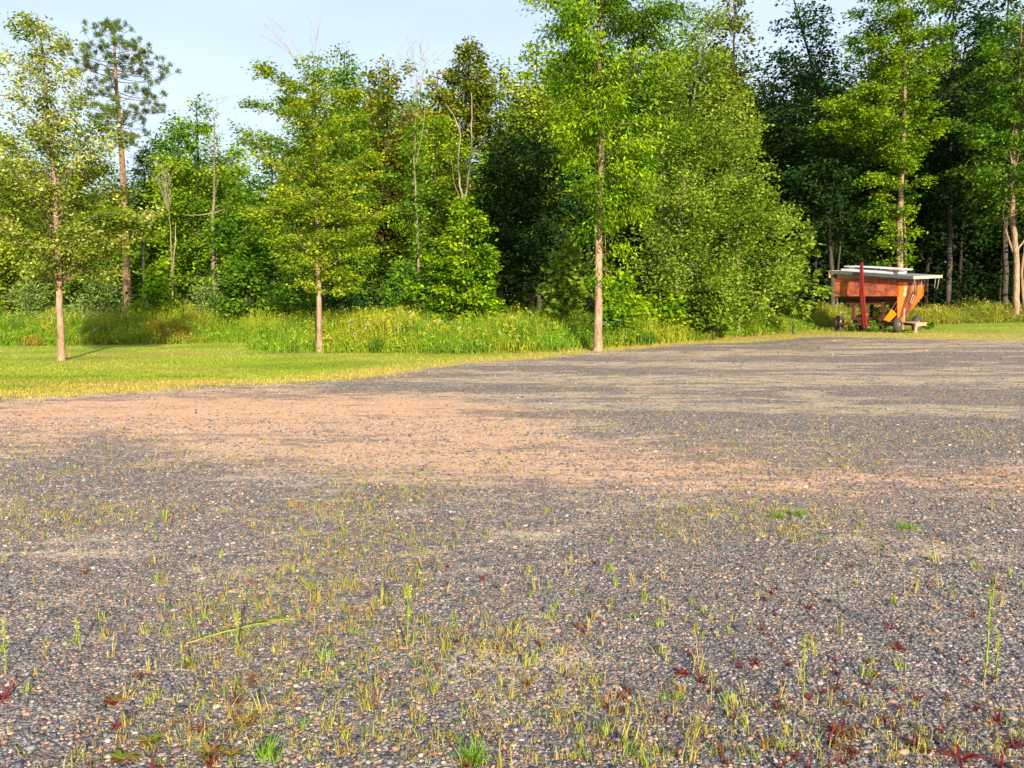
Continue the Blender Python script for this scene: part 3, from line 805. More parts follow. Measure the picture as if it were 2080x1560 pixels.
  [(852, 655), (850, 560), (846, 440), (842, 320), (843, 220), (846, 160)],
  [(640, 800, 890), (560, 800, 885), (480, 800, 880), (400, 805, 880), (330, 815, 870), (270, 825, 860), (200, 838, 852)], .07, 55,
  dict(pal='mid', bark='pale', nb=40, leaves=3200, ls=.14, slope=.6, fluff=.15, flat=.3,
       extra=fan(rg, 845, 200, 9, 42, 125, .010) + [('b', [(846, 165), (870, 135), (905, 105)], .012), ('s', [(846, 330), (860, 260), (866, 190), (868, 150)], .02)])),
 ('dead_tree', 'pale dead trunk with two bare side limbs, before the broad pointed green tree', 32.0,
  [(434, 655), (434, 560), (434, 450), (434, 340), (435, 235)], [], .11, 56,
  dict(bark='dead', k=8, rtop=.12, extra=fan(rg, 435, 245, 7, 26, 55, .006) + [('b', [(433, 432), (405, 437), (378, 438)], .03), ('b', [(435, 432), (450, 425), (470, 412)], .025), ('b', [(436, 398), (446, 380), (458, 362)], .02), ('b', [(434, 322), (425, 305), (418, 295)], .015), ('b', [(441, 640), (441, 560), (432, 470)], .05)])),
 ('dead_tree', 'forked pale dead stem standing above the small pyramid-shaped young tree', 31.0,
  [(940, 655), (941, 560), (941, 480), (940, 415)], [], .075, 57,
  dict(bark='dead', rtop=.7, extra=[('s', [(941, 418), (934, 370), (931, 320), (935, 270), (922, 235), (905, 210)], .045), ('s', [(941, 418), (950, 370), (957, 310), (958, 250), (958, 190)], .045), ('b', [(938, 410), (922, 370), (916, 320)], .015), ('b', [(957, 320), (975, 290), (992, 262)], .018), ('b', [(935, 275), (930, 258), (926, 250)], .02)])),
 ('dead_tree', 'thin dead stem with grey brittle twigs between the pine and the pale dead trunk', 31.2,
  [(352, 655), (350, 560), (347, 470), (340, 380)], [], .06, 58,
  dict(bark='dead', extra=fan(rg, 342, 430, 12, 34, 90, .008) + [('s', [(350, 560), (356, 490), (358, 450)], .03)])),
]
for nm, lab, Yd, tr, pf, r0, sd, kw in W:
    make_tree(nm, lab, Yd, tr, pf, r0, sd, **kw)

# --- shrubs of the edge
SH = [
 ('shrub', 'grey-green willow shrub behind the leftmost lawn trunk', 31.2, 60, 10, 130, 556, 'willow', .13, 2600),
 ('shrub', 'grey-green willow shrub just right of the leftmost lawn trunk', 31.6, 200, 130, 275, 550, 'willow', .13, 3000),
 ('sapling', 'fresh bright green sapling in the tall weeds below the thin dead stem', 31.0, 320, 275, 368, 540, 'bright', .17, 2200),
 ('shrub', 'grey-green willow shrub at the foot of the pale dead trunk', 31.2, 425, 370, 480, 575, 'willow', .13, 2400),
 ('shrub', 'dark green shrub left of the middle lawn trunk', 27.6, 600, 545, 650, 560, 'mid', .14, 2600),
 ('shrub', 'low dark shrub right of the middle lawn trunk', 28.5, 700, 640, 775, 590, 'dark', .14, 2400),
 ('shrub', 'mid green bush at the left foot of the pyramid-shaped young tree', 28.8, 820, 770, 890, 540, 'mid', .15, 2800),
 ('shrub', 'large-leaved yellow-green bush left of the straight bare trunk', 25.8, 1150, 1095, 1200, 478, 'birch', .22, 1500),
 ('shrub', 'bright green low bush right of the straight bare trunk', 25.6, 1262, 1222, 1310, 560, 'bright', .2, 1300),
 ('shrub', 'dark round bush at the right foot of the straight bare trunk', 25.0, 1245, 1222, 1290, 640, 'mid', .16, 900),
 ('shrub', 'bright low bush under the left edge of the birches', 26.6, 1340, 1290, 1400, 590, 'bright', .17, 1700),
 ('shrub', 'leafy bush under the middle of the birches', 26.9, 1450, 1390, 1530, 580, 'birch', .16, 2300),
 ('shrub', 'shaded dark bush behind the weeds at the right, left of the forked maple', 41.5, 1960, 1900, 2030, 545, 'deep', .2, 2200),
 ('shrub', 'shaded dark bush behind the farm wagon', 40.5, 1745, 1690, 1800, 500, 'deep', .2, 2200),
 ('shrub', 'yellow-green bush at the left edge of the photo behind the weeds', 33.5, -10, -70, 50, 545, 'yellowg', .14, 2400),
]
for i, (nm, lab, Yd, px, xl, xr, top, pal, ls, nl) in enumerate(SH):
    hgt = 668 - top
    make_tree(nm, lab, Yd, [(px, 668), (px + 2, 668 - hgt * .5), (px, top)],
              [(664, xl + 12, xr - 12), (668 - hgt * .3, xl, xr), (668 - hgt * .6, xl + 6, xr - 8), (668 - hgt * .85, px - (px - xl) * .5, px + (xr - px) * .5), (top, px - 8, px + 8)],
              .03, 80 + i, pal, 'grey', 30, nl, ls, slope=.9 if pal == 'willow' else .5, fluff=.13, flat=.2, tilt=1.0, cat='shrub' if nm == 'shrub' else 'sapling',
              aspect=.3 if pal == 'willow' else .62, hang=-.5 if pal == 'willow' else 0)

# --- the wood behind: copies of a few trees, standing deeper
def proto(i, pal, lab, nl, wide, seed, bark='grey'):
    H = 400
    return make_tree('forest_tree', lab, 50.0, [(1040, 640), (1042, 480), (1038, 330), (1040, 175)],
                     [(520, 1040 - wide * .8, 1040 + wide * .8), (450, 1040 - wide, 1040 + wide), (360, 1040 - wide, 1040 + wide), (280, 1040 - wide * .75, 1040 + wide * .75), (220, 1040 - wide * .45, 1040 + wide * .45), (175, 1030, 1050)],
                     .13, seed, pal, 'dark', 54, nl, .27, slope=.5, fluff=.34, flat=.4, group='trees deep in the wood')
LABD = {'dark': 'dark green tree standing deep in the wood', 'mid': 'mid green tree standing deep in the wood', 'olive': 'olive green tree standing deep in the wood', 'deep': 'shaded very dark tree standing deep in the wood'}
protos = [proto(0, 'dark', LABD['dark'], 5200, 85, 201), proto(1, 'mid', LABD['mid'], 5200, 80, 202), proto(2, 'olive', LABD['olive'], 4800, 70, 203), proto(3, 'deep', LABD['deep'], 5600, 90, 204)]
pk = ['dark', 'mid', 'olive', 'deep']
SKYL = np.array([(-300, 300), (0, 300), (130, 330), (250, 330), (300, 330), (340, 260), (420, 260), (500, 320), (600, 300), (660, 160), (720, 115), (800, 140), (870, 165), (915, 270), (985, 280), (1025, 190), (1100, 120),
                 (1200, 60), (1300, 40), (1400, 60), (1470, 60), (1500, 150), (1540, 130), (1600, 60), (1700, 110), (1760, 40), (1900, 20), (2080, 30), (2500, 0)], float)
rr = np.random.default_rng(77)
PROTO_H = 15.0
Ptop = float(at(1040, 175, 50.0)[2]) - protos[0].location.z
first = [True] * 4
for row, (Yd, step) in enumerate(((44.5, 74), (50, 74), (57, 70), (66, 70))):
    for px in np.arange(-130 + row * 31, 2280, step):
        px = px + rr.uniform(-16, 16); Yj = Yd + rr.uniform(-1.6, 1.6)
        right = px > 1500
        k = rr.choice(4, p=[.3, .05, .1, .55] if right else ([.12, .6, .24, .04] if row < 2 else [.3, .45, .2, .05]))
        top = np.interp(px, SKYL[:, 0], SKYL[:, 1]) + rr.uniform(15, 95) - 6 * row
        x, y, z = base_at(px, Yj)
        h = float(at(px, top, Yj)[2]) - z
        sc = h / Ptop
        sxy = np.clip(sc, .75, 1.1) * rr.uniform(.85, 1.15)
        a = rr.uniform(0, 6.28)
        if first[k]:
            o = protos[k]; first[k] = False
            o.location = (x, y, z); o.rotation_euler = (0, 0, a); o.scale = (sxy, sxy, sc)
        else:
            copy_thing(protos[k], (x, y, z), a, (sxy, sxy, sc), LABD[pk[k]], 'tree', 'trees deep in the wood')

# --- undergrowth of the wood: one mass of leaves, saplings and brush
def undergrowth():
    rng = np.random.default_rng(91); mb = MB()
    n = 95000
    px = np.where(rng.uniform(0, 1, n) < .68, rng.uniform(-260, 2340, n), rng.uniform(1600, 2340, n)); Yd = rng.uniform(32, 60, n)
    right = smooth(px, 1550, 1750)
    Yd = np.where(right > .3, np.maximum(Yd, rng.uniform(40, 60, n)), Yd)
    x = Yd * (px - 1040) / FPX; g = gz(x, Yd)
    top = .8 + 4.0 * fbm(x * .33, Yd * .33, 61, 3) ** 1.3 + 3.4 * right
    z = g + top * rng.uniform(0, 1, n) ** .8
    clump = fbm(x * .9, Yd * .9 + z * .9, 63, 3)
    P = np.stack([x, Yd, z], 1) + rng.normal(0, .1, (n, 3))
    xb = rng.uniform(-62, 75, 70000); yb = rng.uniform(62, 82, 70000)
    P = np.concatenate([P, np.stack([xb, yb, gz(xb, yb) + rng.uniform(0, 9, 70000)], 1)]); right = np.concatenate([right, np.full(70000, .8)]); clump = np.concatenate([clump, np.ones(70000)])
    big = np.concatenate([np.ones(n), np.full(70000, 3.0)])
    keep = clump > .34; big = big[keep]; P = P[keep]; right = right[keep]; clump = clump[keep]; n = len(P)
    D = unit(rng.normal(0, 1, (n, 3)) * np.array([1, 1, .5])); Nn = unit(rng.normal(0, .8, (n, 3)) + np.array([0, 0, 1]))
    c1 = np.array([(.05, .10, .014)]); c2 = np.array([(.014, .034, .010)])  # second colour paints in the wood's shade, mostly right and rear
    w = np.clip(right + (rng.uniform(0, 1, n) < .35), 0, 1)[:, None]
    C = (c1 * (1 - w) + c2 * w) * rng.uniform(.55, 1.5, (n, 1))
    L = rng.uniform(.14, .32, n) * big
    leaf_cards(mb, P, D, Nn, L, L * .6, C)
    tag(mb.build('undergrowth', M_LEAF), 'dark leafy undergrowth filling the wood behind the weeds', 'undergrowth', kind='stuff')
undergrowth()

# ------------------------------------------------------------------ tall weeds, lawn grass, sprigs
def tall_weeds():
    rng = np.random.default_rng(101)
    for nm, lab, x0, x1, n in (('weed_patch', 'tall green and rusty weeds behind the lawn at the left', -300, 505, 30000),
                            ('weed_patch', 'tall goldenrod weeds with yellow tips behind the lawn trees and along the gravel', 505, 1660, 42000),
                            ('weed_patch', 'dry yellow-green weeds behind and right of the farm wagon', 1660, 2300, 24000)):
        mb = MB()
        px = rng.uniform(x0, x1, n); k = rng.uniform(0, 1, n) ** 1.25
        fy = np.interp(px, [p[0] for p in WFRONT], [p[1] for p in WFRONT])
        fx, fY, _ = on_ground(px, fy)
        dep = 6.0 if x0 < 1600 else 4.5
        Yd = fY + .15 + k * dep + rng.normal(0, .12, n); x = fx * Yd / fY
        g = gz(x, Yd)
        pn = fbm(x * .55, Yd * .55, 103, 3); p2 = fbm(x * 1.3 + 9, Yd * 1.3, 107, 3)
        ht = (.36 + .62 * smooth(Yd - fY, 0, 1.8)) * (.35 + 1.2 * pn) * (1.2 if x0 < 0 else 1) * rng.uniform(.4, 1.25, n)
        if x0 > 1600: ht *= .95
        else: ht *= np.interp(px, [1350, 1600], [1.0, .62])
        green = np.array([.15, .275, .016]); yel = np.array([.25, .31, .02]); rust = np.array([.32, .20, .03]); dk = np.array([.07, .155, .012])
        wy = smooth(pn, .45, .7)[:, None]; wr = (smooth(p2, .58, .75) * (.7 if x0 < 0 else .35))[:, None]; wd = smooth(p2, .42, .25)[:, None]
        C = green * (1 - wy) + yel * wy; C = C * (1 - wr) + rust * wr; C = C * (1 - wd) + dk * wd
        if x0 > 1600: C = C * .5 + np.array([.25, .23, .035]) * .5
        C = C * rng.uniform(.65, 1.35, (n, 1))
        P = np.stack([x, Yd, g - .02], 1)
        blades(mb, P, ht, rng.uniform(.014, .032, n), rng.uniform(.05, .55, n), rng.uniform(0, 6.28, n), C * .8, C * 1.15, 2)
        # leaves along the stems
        m = int(n * 1.5); i = rng.integers(0, n, m)
        Q = P[i] + np.stack([rng.normal(0, .05, m), rng.normal(0, .05, m), ht[i] * rng.uniform(.15, .95, m)], 1)
        D = unit(rng.normal(0, 1, (m, 3)) + np.array([0, 0, .35])); L = rng.uniform(.07, .16, m)
        leaf_cards(mb, Q, D, unit(rng.normal(0, .8, (m, 3)) + np.array([0, 0, 1])), L, L * rng.uniform(.16, .4, m), C[i] * rng.uniform(.7, 1.3, (m, 1)))
        # yellow plumes and pale seed heads
        sel = np.where((rng.uniform(0, 1, n) < .03) & (ht > .55) & (fbm(x * .9, Yd * .9, 109, 2) > .48))[0]
        kk = 10; i = np.repeat(sel, kk); m = len(i)
        Q = P[i] + np.stack([rng.normal(0, .035, m), rng.normal(0, .035, m), ht[i] * (1.0 - rng.uniform(0, .16, m))], 1)
        white = (rng.uniform(0, 1, len(sel)) < (.16 if x0 < 1600 else .3)).repeat(kk)[:, None]
        FC = np.where(white, np.array([[.45, .42, .33]]), np.array([[.46, .40, .02]])) * rng.uniform(.7, 1.2, (m, 1))
        L = rng.uniform(.04, .08, m)
        leaf_cards(mb, Q, unit(rng.normal(0, 1, (m, 3))), unit(rng.normal(0, 1, (m, 3))), L, L * .6, FC)
        tag(mb.build(nm, M_GRASS), lab, 'weeds', kind='stuff')
tall_weeds()

def lawn_grass():
    rng = np.random.default_rng(111); mb = MB()
    n = 230000
    px = rng.uniform(-150, 2250, n); py = rng.uniform(650, 830, n)
    x, y, z = on_ground(px, py)
    y = y + rng.normal(0, .3, n); x = x + rng.normal(0, .1, n); z = gz(x, y)
    ld = poly_dist(x, y, LAWN) + (fbm(x * .9, y * .9, 31, 3) - .5) * .9 + (fbm(x * 3, y * 3, 37, 3) - .5) * .5; wd_ = poly_dist(x, y, WEEDS)
    keep = (ld > rng.uniform(-.7, .1, n)) & (wd_ < .5) & (y < 46)
    x, y, z, ld, wd_ = x[keep], y[keep], z[keep], ld[keep], wd_[keep]; n = len(x)
    dr = np.clip(smooth(fbm(x * .3, y * .8, 53, 4), .42, .62) * .4 + smooth(ld / (1 + 1.0 * smooth(x, 2, 12)), 2.2, 0) * .95, 0, 1) * rng.uniform(.3, 1.2, n)
    dr = np.clip(dr, 0, 1)[:, None]
    dkp = smooth(fbm(x * .5 + 7, y * .9, 59, 3), .5, .68)[:, None]
    C = np.array([[.225, .335, .014]]) * (1 - dkp * .4) * (1 - dr) + np.array([[.52, .38, .085]]) * dr
    C = C * rng.uniform(.65, 1.3, (n, 1))
    wg = np.exp(-(((x - 14.3) / 2.6) ** 2 + ((y - 30.9) / 1.5) ** 2) ** 2)
    h = rng.uniform(.03, .065, n) * (1 + 2.6 * wg) * (1 + 1.6 * smooth(wd_, -.7, .2)) * (1 - .4 * smooth(ld, .3, -.5))
    blades(mb, np.stack([x, y, z - .004], 1), h, rng.uniform(.008, .02, n), rng.uniform(.2, 1.1, n), rng.uniform(0, 6.28, n), C * .9, C * 1.1, 1)
    tag(mb.build('lawn_grass', M_GRASS), 'short mown yellow-green lawn grass beside the gravel', 'grass', kind='stuff')
lawn_grass()

def sprigs():
    """thin grass scattered in the gravel"""
    rng = np.random.default_rng(121); mb = MB()
    n = 46000
    py = 760 + 800 * rng.uniform(0, 1, n) ** .8; px = rng.uniform(-640, 2720, n)
    x, y, z = on_ground(px, py)
    den = fbm(x * .9, y * .9, 123, 3)
    dd = poly_dist(x, y, DIRT); ld = poly_dist(x, y, LAWN)
    keep = (ld < 0) & (rng.uniform(0, 1, n) < smooth(den, .38, .64) * np.interp(y, [2.2, 3.2, 4.5, 6.5, 9, 20], [.10, .22, .6, 1, .8, .5]) * np.where(dd > 0, .55, 1))
    x, y, z, py = x[keep], y[keep], z[keep], py[keep]; n = len(x)
    b = rng.integers(3, 9, n); i = np.repeat(np.arange(n), b); m = len(i)
    sz = rng.uniform(.012, .055, n) * np.where(y > 7, 1.1, 1)
    P = np.stack([x, y, z], 1)[i] + np.stack([rng.normal(0, .012, m), rng.normal(0, .012, m), np.zeros(m) - .002], 1)
    hue = rng.uniform(0, 1, n)[i][:, None]
    C = np.array([[.36, .38, .06]]) * (hue > .35) + np.array([[.38, .27, .08]]) * (hue <= .35)
    C = np.where(hue > .86, np.array([[.14, .27, .03]]), C); C = np.where(hue < .07, np.array([[.22, .07, .04]]), C)
    C = C * rng.uniform(.7, 1.2, (m, 1))
    blades(mb, P, sz[i] * rng.uniform(.6, 1.3, m), rng.uniform(.0016, .0034, m) * np.clip(y[i] / 7, 1, 2), rng.uniform(.1, 1.25, m), rng.uniform(0, 6.28, m), C * np.array([[1, .9, .9]]), C, 2)
    tag(mb.build('sparse_grass', M_GRASS), 'thin yellow-green grass sprouting all over the gravel', 'grass', kind='stuff')
sprigs()

# ------------------------------------------------------------------ pebbles
def stone_mat():
    m, n, l, out = new_mat('pebble')
    a = n.new('ShaderNodeAttribute'); a.attribute_name = 'Col'
    tc = n.new('ShaderNodeTexCoord'); nz = n.new('ShaderNodeTexNoise'); nz.inputs['Scale'].default_value = 160; nz.inputs['Detail'].default_value = 4
    r = n.new('ShaderNodeMapRange'); r.inputs['To Min'].default_value = .65; r.inputs['To Max'].default_value = 1.35
    mx = n.new('ShaderNodeMixRGB'); mx.blend_type = 'MULTIPLY'; mx.inputs['Fac'].default_value = 1
    p = n.new('ShaderNodeBsdfPrincipled'); p.inputs['Roughness'].default_value = .65; p.inputs['Specular IOR Level'].default_value = .35
    l.new(tc.outputs['Object'], nz.inputs['Vector']); l.new(nz.outputs['Fac'], r.inputs['Value']); l.new(r.outputs[0], mx.inputs['Color2'])
    l.new(a.outputs['Color'], mx.inputs['Color1']); l.new(mx.outputs['Color'], p.inputs['Base Color']); l.new(p.outputs[0], out.inputs['Surface'])
    return m
M_STONE = stone_mat()
ICO = []
g_ = (1 + 5 ** .5) / 2
for a in (-1, 1):
    for b in (-g_, g_): ICO += [(0, a, b), (a, b, 0), (b, 0, a)]
ICO = unit(np.array(ICO, float))
def hull_faces(V):
    out = []; n = len(V)
    dm = np.linalg.norm(V[:, None] - V[None], axis=2); el = np.sort(np.unique(dm.round(5)))[1]
    for i in range(n):
        for j in range(i + 1, n):
            for k in range(j + 1, n):
                if abs(dm[i, j] - el) < 1e-3 and abs(dm[j, k] - el) < 1e-3 and abs(dm[i, k] - el) < 1e-3:
                    nn = np.cross(V[j] - V[i], V[k] - V[i]); out.append((i, j, k) if nn @ V[i] > 0 else (i, k, j))
    return np.array(out)
IF = hull_faces(ICO)
STONE_C = np.array([(.05, .055, .07), (.082, .09, .112), (.115, .122, .146), (.16, .16, .182), (.20, .175, .18), (.135, .086, .10), (.33, .19, .147), (.40, .28, .19), (.25, .255, .28), (.55, .50, .44), (.38, .21, .15)])
STONE_P = np.array([.16, .17, .16, .13, .10, .07, .07, .06, .055, .01, .015])
def pebbles():
    rng = np.random.default_rng(131); mb = MB()
    n = 140000
    t = rng.uniform(0, 1, n); Yd = 2.2 * (10.5 / 2.2) ** t                 # denser near the camera
    x = (Yd * .68 + 1.3) * rng.uniform(-1, 1, n); y = Yd
    sz = np.exp(rng.normal(math.log(.0055), .42, n)) * (1 + .4 * smooth(Yd, 3.5, 9))
    sz = np.minimum(sz, .019)
    nf = 26000; yf = 9.0 * (30 / 9.0) ** rng.uniform(0, 1, nf); xf = yf * rng.uniform(-.72, .72, nf)
    kf = poly_dist(xf, yf, LAWN) < -.2; xf, yf = xf[kf], yf[kf]; nf = len(xf)
    x = np.concatenate([x, xf]); y = np.concatenate([y, yf]); Yd = y; sz = np.concatenate([sz, np.exp(rng.normal(math.log(.009), .35, nf)) * (1 + .03 * (yf - 9))]); n = len(x)
    dd = smooth(poly_dist(x, y, DIRT), -.5, .6)
    keep = (rng.uniform(0, 1, n) > .25 * dd)
    x, y, sz = x[keep], y[keep], sz[keep]; n = len(x)
    z = gz(x, y)
    V = ICO[None] * (1 + rng.normal(0, .14, (n, 12, 1)))
    sc = np.stack([rng.uniform(.85, 1.45, n), rng.uniform(.65, 1.1, n), rng.uniform(.28, .58, n)], 1)
    V = V * sc[:, None]
    tl = rng.normal(0, .25, n); c, s = np.cos(tl)[:, None], np.sin(tl)[:, None]
    V = np.stack([V[..., 0] * c - V[..., 2] * s, V[..., 1], V[..., 0] * s + V[..., 2] * c], -1)
    a = rng.uniform(0, 6.28, n); c, s = np.cos(a)[:, None], np.sin(a)[:, None]
    V = np.stack([V[..., 0] * c - V[..., 1] * s, V[..., 0] * s + V[..., 1] * c, V[..., 2]], -1) * sz[:, None, None]
    V += np.stack([x, y, z + sz * sc[:, 2] * .35], 1)[:, None]
    F = (np.arange(n)[:, None, None] * 12 + IF[None]).reshape(-1, 3)
    C = STONE_C[rng.choice(len(STONE_C), n, p=STONE_P)] * rng.uniform(.62, 1.15, (n, 1))
    mb.add(V.reshape(-1, 3), F, np.repeat(C, 12, 0))
    tag(mb.build('gravel_stones', M_STONE, None, True), 'loose grey, pink and tan pebbles covering the lot in the foreground', 'gravel', kind='stuff')
pebbles()

# ------------------------------------------------------------------ foreground plants, one by one
def tuft_proto(name, seed, nbl, h, spread, c0, c1, w, label, cat, group, lean=(.2, 1.0)):
    rng = np.random.default_rng(seed); mb = MB()
    P = np.concatenate([rng.normal(0, spread, (nbl, 2)), np.full((nbl, 1), -.003)], 1)
    k = rng.uniform(.75, 1.25, (nbl, 1))
    blades(mb, P, h * rng.uniform(.5, 1.2, nbl), np.full(nbl, w) * rng.uniform(.7, 1.3, nbl), rng.uniform(*lean, nbl), rng.uniform(0, 6.28, nbl), np.array([c0]) * k, np.array([c1]) * k, 3)
    o = mb.build(name, M_GRASS); return tag(o, label, cat, group)
LG = 'small yellow-green grass tuft rooted in the gravel'
LR = 'small dark red grass tuft rooted in the gravel'
GP = [tuft_proto('grass_tuft', 300 + i, nb_, h_, .009, c0, c1, .0036, LG, 'grass tuft', 'yellow-green grass tufts in the gravel', (.05, .7)) for i, (nb_, h_, c0, c1) in enumerate((
    (11, .075, (.34, .27, .08), (.30, .36, .05)), (8, .10, (.32, .28, .07), (.36, .36, .07)), (14, .055, (.22, .28, .04), (.22, .36, .04)), (6, .09, (.36, .26, .08), (.40, .34, .09)), (18, .06, (.25, .27, .05), (.30, .40, .05))))]
RP = [tuft_proto('red_tuft', 320 + i, nb_, h_, .008, c0, c1, .006, LR, 'grass tuft', 'dark red grass tufts in the gravel', (.3, 1.4)) for i, (nb_, h_, c0, c1) in enumerate((
    (10, .06, (.11, .012, .022), (.16, .05, .025)), (13, .05, (.13, .03, .024), (.21, .13, .03)), (9, .07, (.14, .012, .03), (.11, .03, .022))))]
rt = np.random.default_rng(333)
def scatter(protos_, n, lo, hi, prob, lab, cat, grp):
    used = [False] * len(protos_); k = 0; tries = 0
    while k < n and tries < 40000:
        tries += 1
        px = rt.uniform(0, 2080); py = lo + (hi - lo) * rt.uniform(0, 1) ** 1.0
        if rt.uniform() > prob(px, py): continue
        x, y, z = on_ground(px, py); i = rt.integers(len(protos_)); p = protos_[i]
        if used[i]: p = p.copy(); COL.objects.link(p); tag(p, lab, cat, grp)
        used[i] = True
        p.location = (x, y, z); p.rotation_euler = (rt.normal(0, .12), rt.normal(0, .12), rt.uniform(0, 6.28)); s = rt.uniform(.55, 1.25) * (1.0 if py > 1150 else .9); p.scale = (s, s, s * rt.uniform(.8, 1.2))
        k += 1
def pg(px, py):
    x, y, _ = on_ground(px, py)
    return float(smooth(fbm(x * 1.3, y * 1.3, 411, 3), .3, .65)) * (.5 + .5 * min(1, px / 1200)) * float(np.interp(py, [1000, 1250, 1400, 1560], [1, .9, .5, .3]))
def pr_(px, py):
    return .9 * max(0, (px - 1100) / 980) ** 1.2 * (.25 + .75 * (py - 1100) / 460) + .10
scatter(GP, 260, 1010, 1570, pg, LG, 'grass tuft', 'yellow-green grass tufts in the gravel')
scatter(RP, 100, 1120, 1570, pr_, LR, 'grass tuft', 'dark red grass tufts in the gravel')

# fresh green clumps near the tan band
for i, (px, py, lab) in enumerate(((1580, 1052, 'fresh green grass clump beside the tan band, left of its twin'), (1622, 1046, 'fresh green grass clump beside the tan band, right of its twin'),
                                   (1843, 1075, 'fresh green grass clump alone at the right below the tan band'), (960, 1548, 'fresh green grass clump at the bottom edge near the centre'), (545, 1540, 'fresh green upright grass clump at the bottom edge, left half'))):
    o = tuft_proto('green_clump', 350 + i, 60, .06 if py < 1200 else .075, .035 if py < 1200 else .02, (.12, .22, .02), (.16, .32, .025), .006, lab, 'grass clump', None)
    o.location = tuple(float(q) for q in on_ground(px, py))

def stalk(name, lab, px0, py0, px1, py1, lying=False, r=.004, seed=1, plume=.3, w=1.0):
    """a tall weed stem with narrow leaves and a fuzzy flower head"""
    rng = np.random.default_rng(seed)
    b = np.array([float(q) for q in on_ground(px0, py0)])
    if lying:
        t = np.array([float(q) for q in on_ground(px1, py1)]); t[2] += .05; b[2] += .012
    else:
        t = np.array([float(q) for q in at(px1, py1, b[1])])
    root = thing(name, b, lab, 'weed stem')
    d = t - b; L = np.linalg.norm(d); u = d / L
    s = np.linspace(0, 1, 12)[:, None]; P = d * s + rng.normal(0, .003, (12, 3)); P[0] = 0
    if lying: P[:, 2] = .01 + .05 * np.sin(s[:, 0] * 2.2) * .6
    c = np.array([.30, .20, .08]) * (1 - smooth(s, 0, .3)) + np.array([.20, .29, .04]) * smooth(s, 0, .3)
    mb = MB(); mb.tube(P, np.linspace(r, r * .5, 12) * .75, 6, c); mb.build('stem', M_STEM, root, True)
    n = int(90 * w); q = rng.uniform(.06, 1 - plume, n) ** .9; Q = u * (q * L)[:, None] if not lying else np.stack([np.interp(q, s[:, 0], P[:, i]) for i in range(3)], 1)
    D = unit(u[None] * .9 + rng.normal(0, .45, (n, 3))); Ls = rng.uniform(.012, .028, n) * L ** .5 * 1.4
    lb = MB(); leaf_cards(lb, Q, D, unit(rng.normal(0, 1, (n, 3))), Ls, Ls * .18, np.array([[.17, .27, .03]]) * rng.uniform(.6, 1.3, (n, 1))); lb.build('leaves', M_LEAF, root)
    n = int(110 * w); q = 1 - plume + rng.uniform(0, 1, n) * plume * 1.05; Q = (u * (q * L)[:, None] if not lying else np.stack([np.interp(q, s[:, 0], P[:, i]) for i in range(3)], 1)) + rng.normal(0, .007 * L ** .4, (n, 3))
    Ls = rng.uniform(.007, .015, n); fb = MB()
    leaf_cards(fb, Q, unit(rng.normal(0, 1, (n, 3))), unit(rng.normal(0, 1, (n, 3))), Ls, Ls * .5, np.array([[.32, .37, .10]]) * rng.uniform(.7, 1.25, (n, 1))); fb.build('flower_head', M_LEAF, root)
stalk('weed_stalk', 'tallest upright green weed stalk, at the right edge of the gravel foreground', 2000, 1400, 2015, 1190, seed=1, r=.0055, plume=.25, w=1.3)
stalk('weed_stalk', 'thin upright green weed stalk standing alone left of the centre of the gravel', 828, 1318, 830, 1190, seed=2, plume=.2)
stalk('weed_stalk', 'short upright green weed stalk crossing behind the fallen stem', 481, 1335, 482, 1243, seed=3, plume=.3)
stalk('fallen_stalk', 'fallen green weed stalk lying across the gravel at the left', 378, 1316, 592, 1274, lying=True, seed=4, r=.006, plume=.22, w=1.4)
stalk('weed_stalk', 'short weed stalk beside and right of the tallest one', 2024, 1388, 2028, 1285, seed=5, plume=.4, w=.8)
stalk('weed_stalk', 'small bent weed stalk left of the fallen stem', 163, 1322, 154, 1256, seed=6, plume=.5, w=.7)
stalk('weed_stalk', 'yellowing weed stalk at the left edge of the photo', 12, 1370, 8, 1255, seed=7, plume=.4, w=.7)
stalk('weed_stalk', 'thin yellow-green weed stalk in the right half with a dark red foot', 1632, 1440, 1634, 1290, seed=8, plume=.4, w=.7)

def rosette(lab, px, py, seed, rad, pal):
    rng = np.random.default_rng(seed); b = on_ground(px, py); mb = MB(); n = 11
    for i in range(n):
        a = i * 2.4 + rng.uniform(-.3, .3); L = rad * rng.uniform(.6, 1.1); w = L * (.13 if pal is RD else .32)
        c = np.array(pal[rng.integers(len(pal))]) * rng.uniform(.8, 1.2)
        t = np.array([0, .3, .65, 1.0]); rise = rng.uniform(.15, .6)
        cx = L * t; cz = L * (rise * t - .5 * rise * t ** 2) + .003; ww = w * np.array([.25, .8, 1, .1])
        ca, sa = math.cos(a), math.sin(a); v = []
        for q in range(4):
            for sgn in (-1, 0, 1):
                yy = sgn * ww[q] * .5; v.append((cx[q] * ca - yy * sa, cx[q] * sa + yy * ca, cz[q] + (.12 * ww[q] if sgn else 0)))
        f = [[q * 3 + j, q * 3 + j + 1, q * 3 + j + 4, q * 3 + j + 3] for q in range(3) for j in range(2)]
        mb.add(v, np.array(f), c)
    o = mb.build('rosette_weed', M_LEAF, None, True); o.location = tuple(float(q) for q in b)
    tag(o, lab, 'weed')
GR = [(.13, .20, .02), (.20, .22, .03), (.30, .15, .05)]; BR = [(.22, .12, .04), (.16, .12, .03), (.30, .20, .06)]; RD = [(.20, .02, .03), (.24, .10, .04), (.14, .018, .03)]
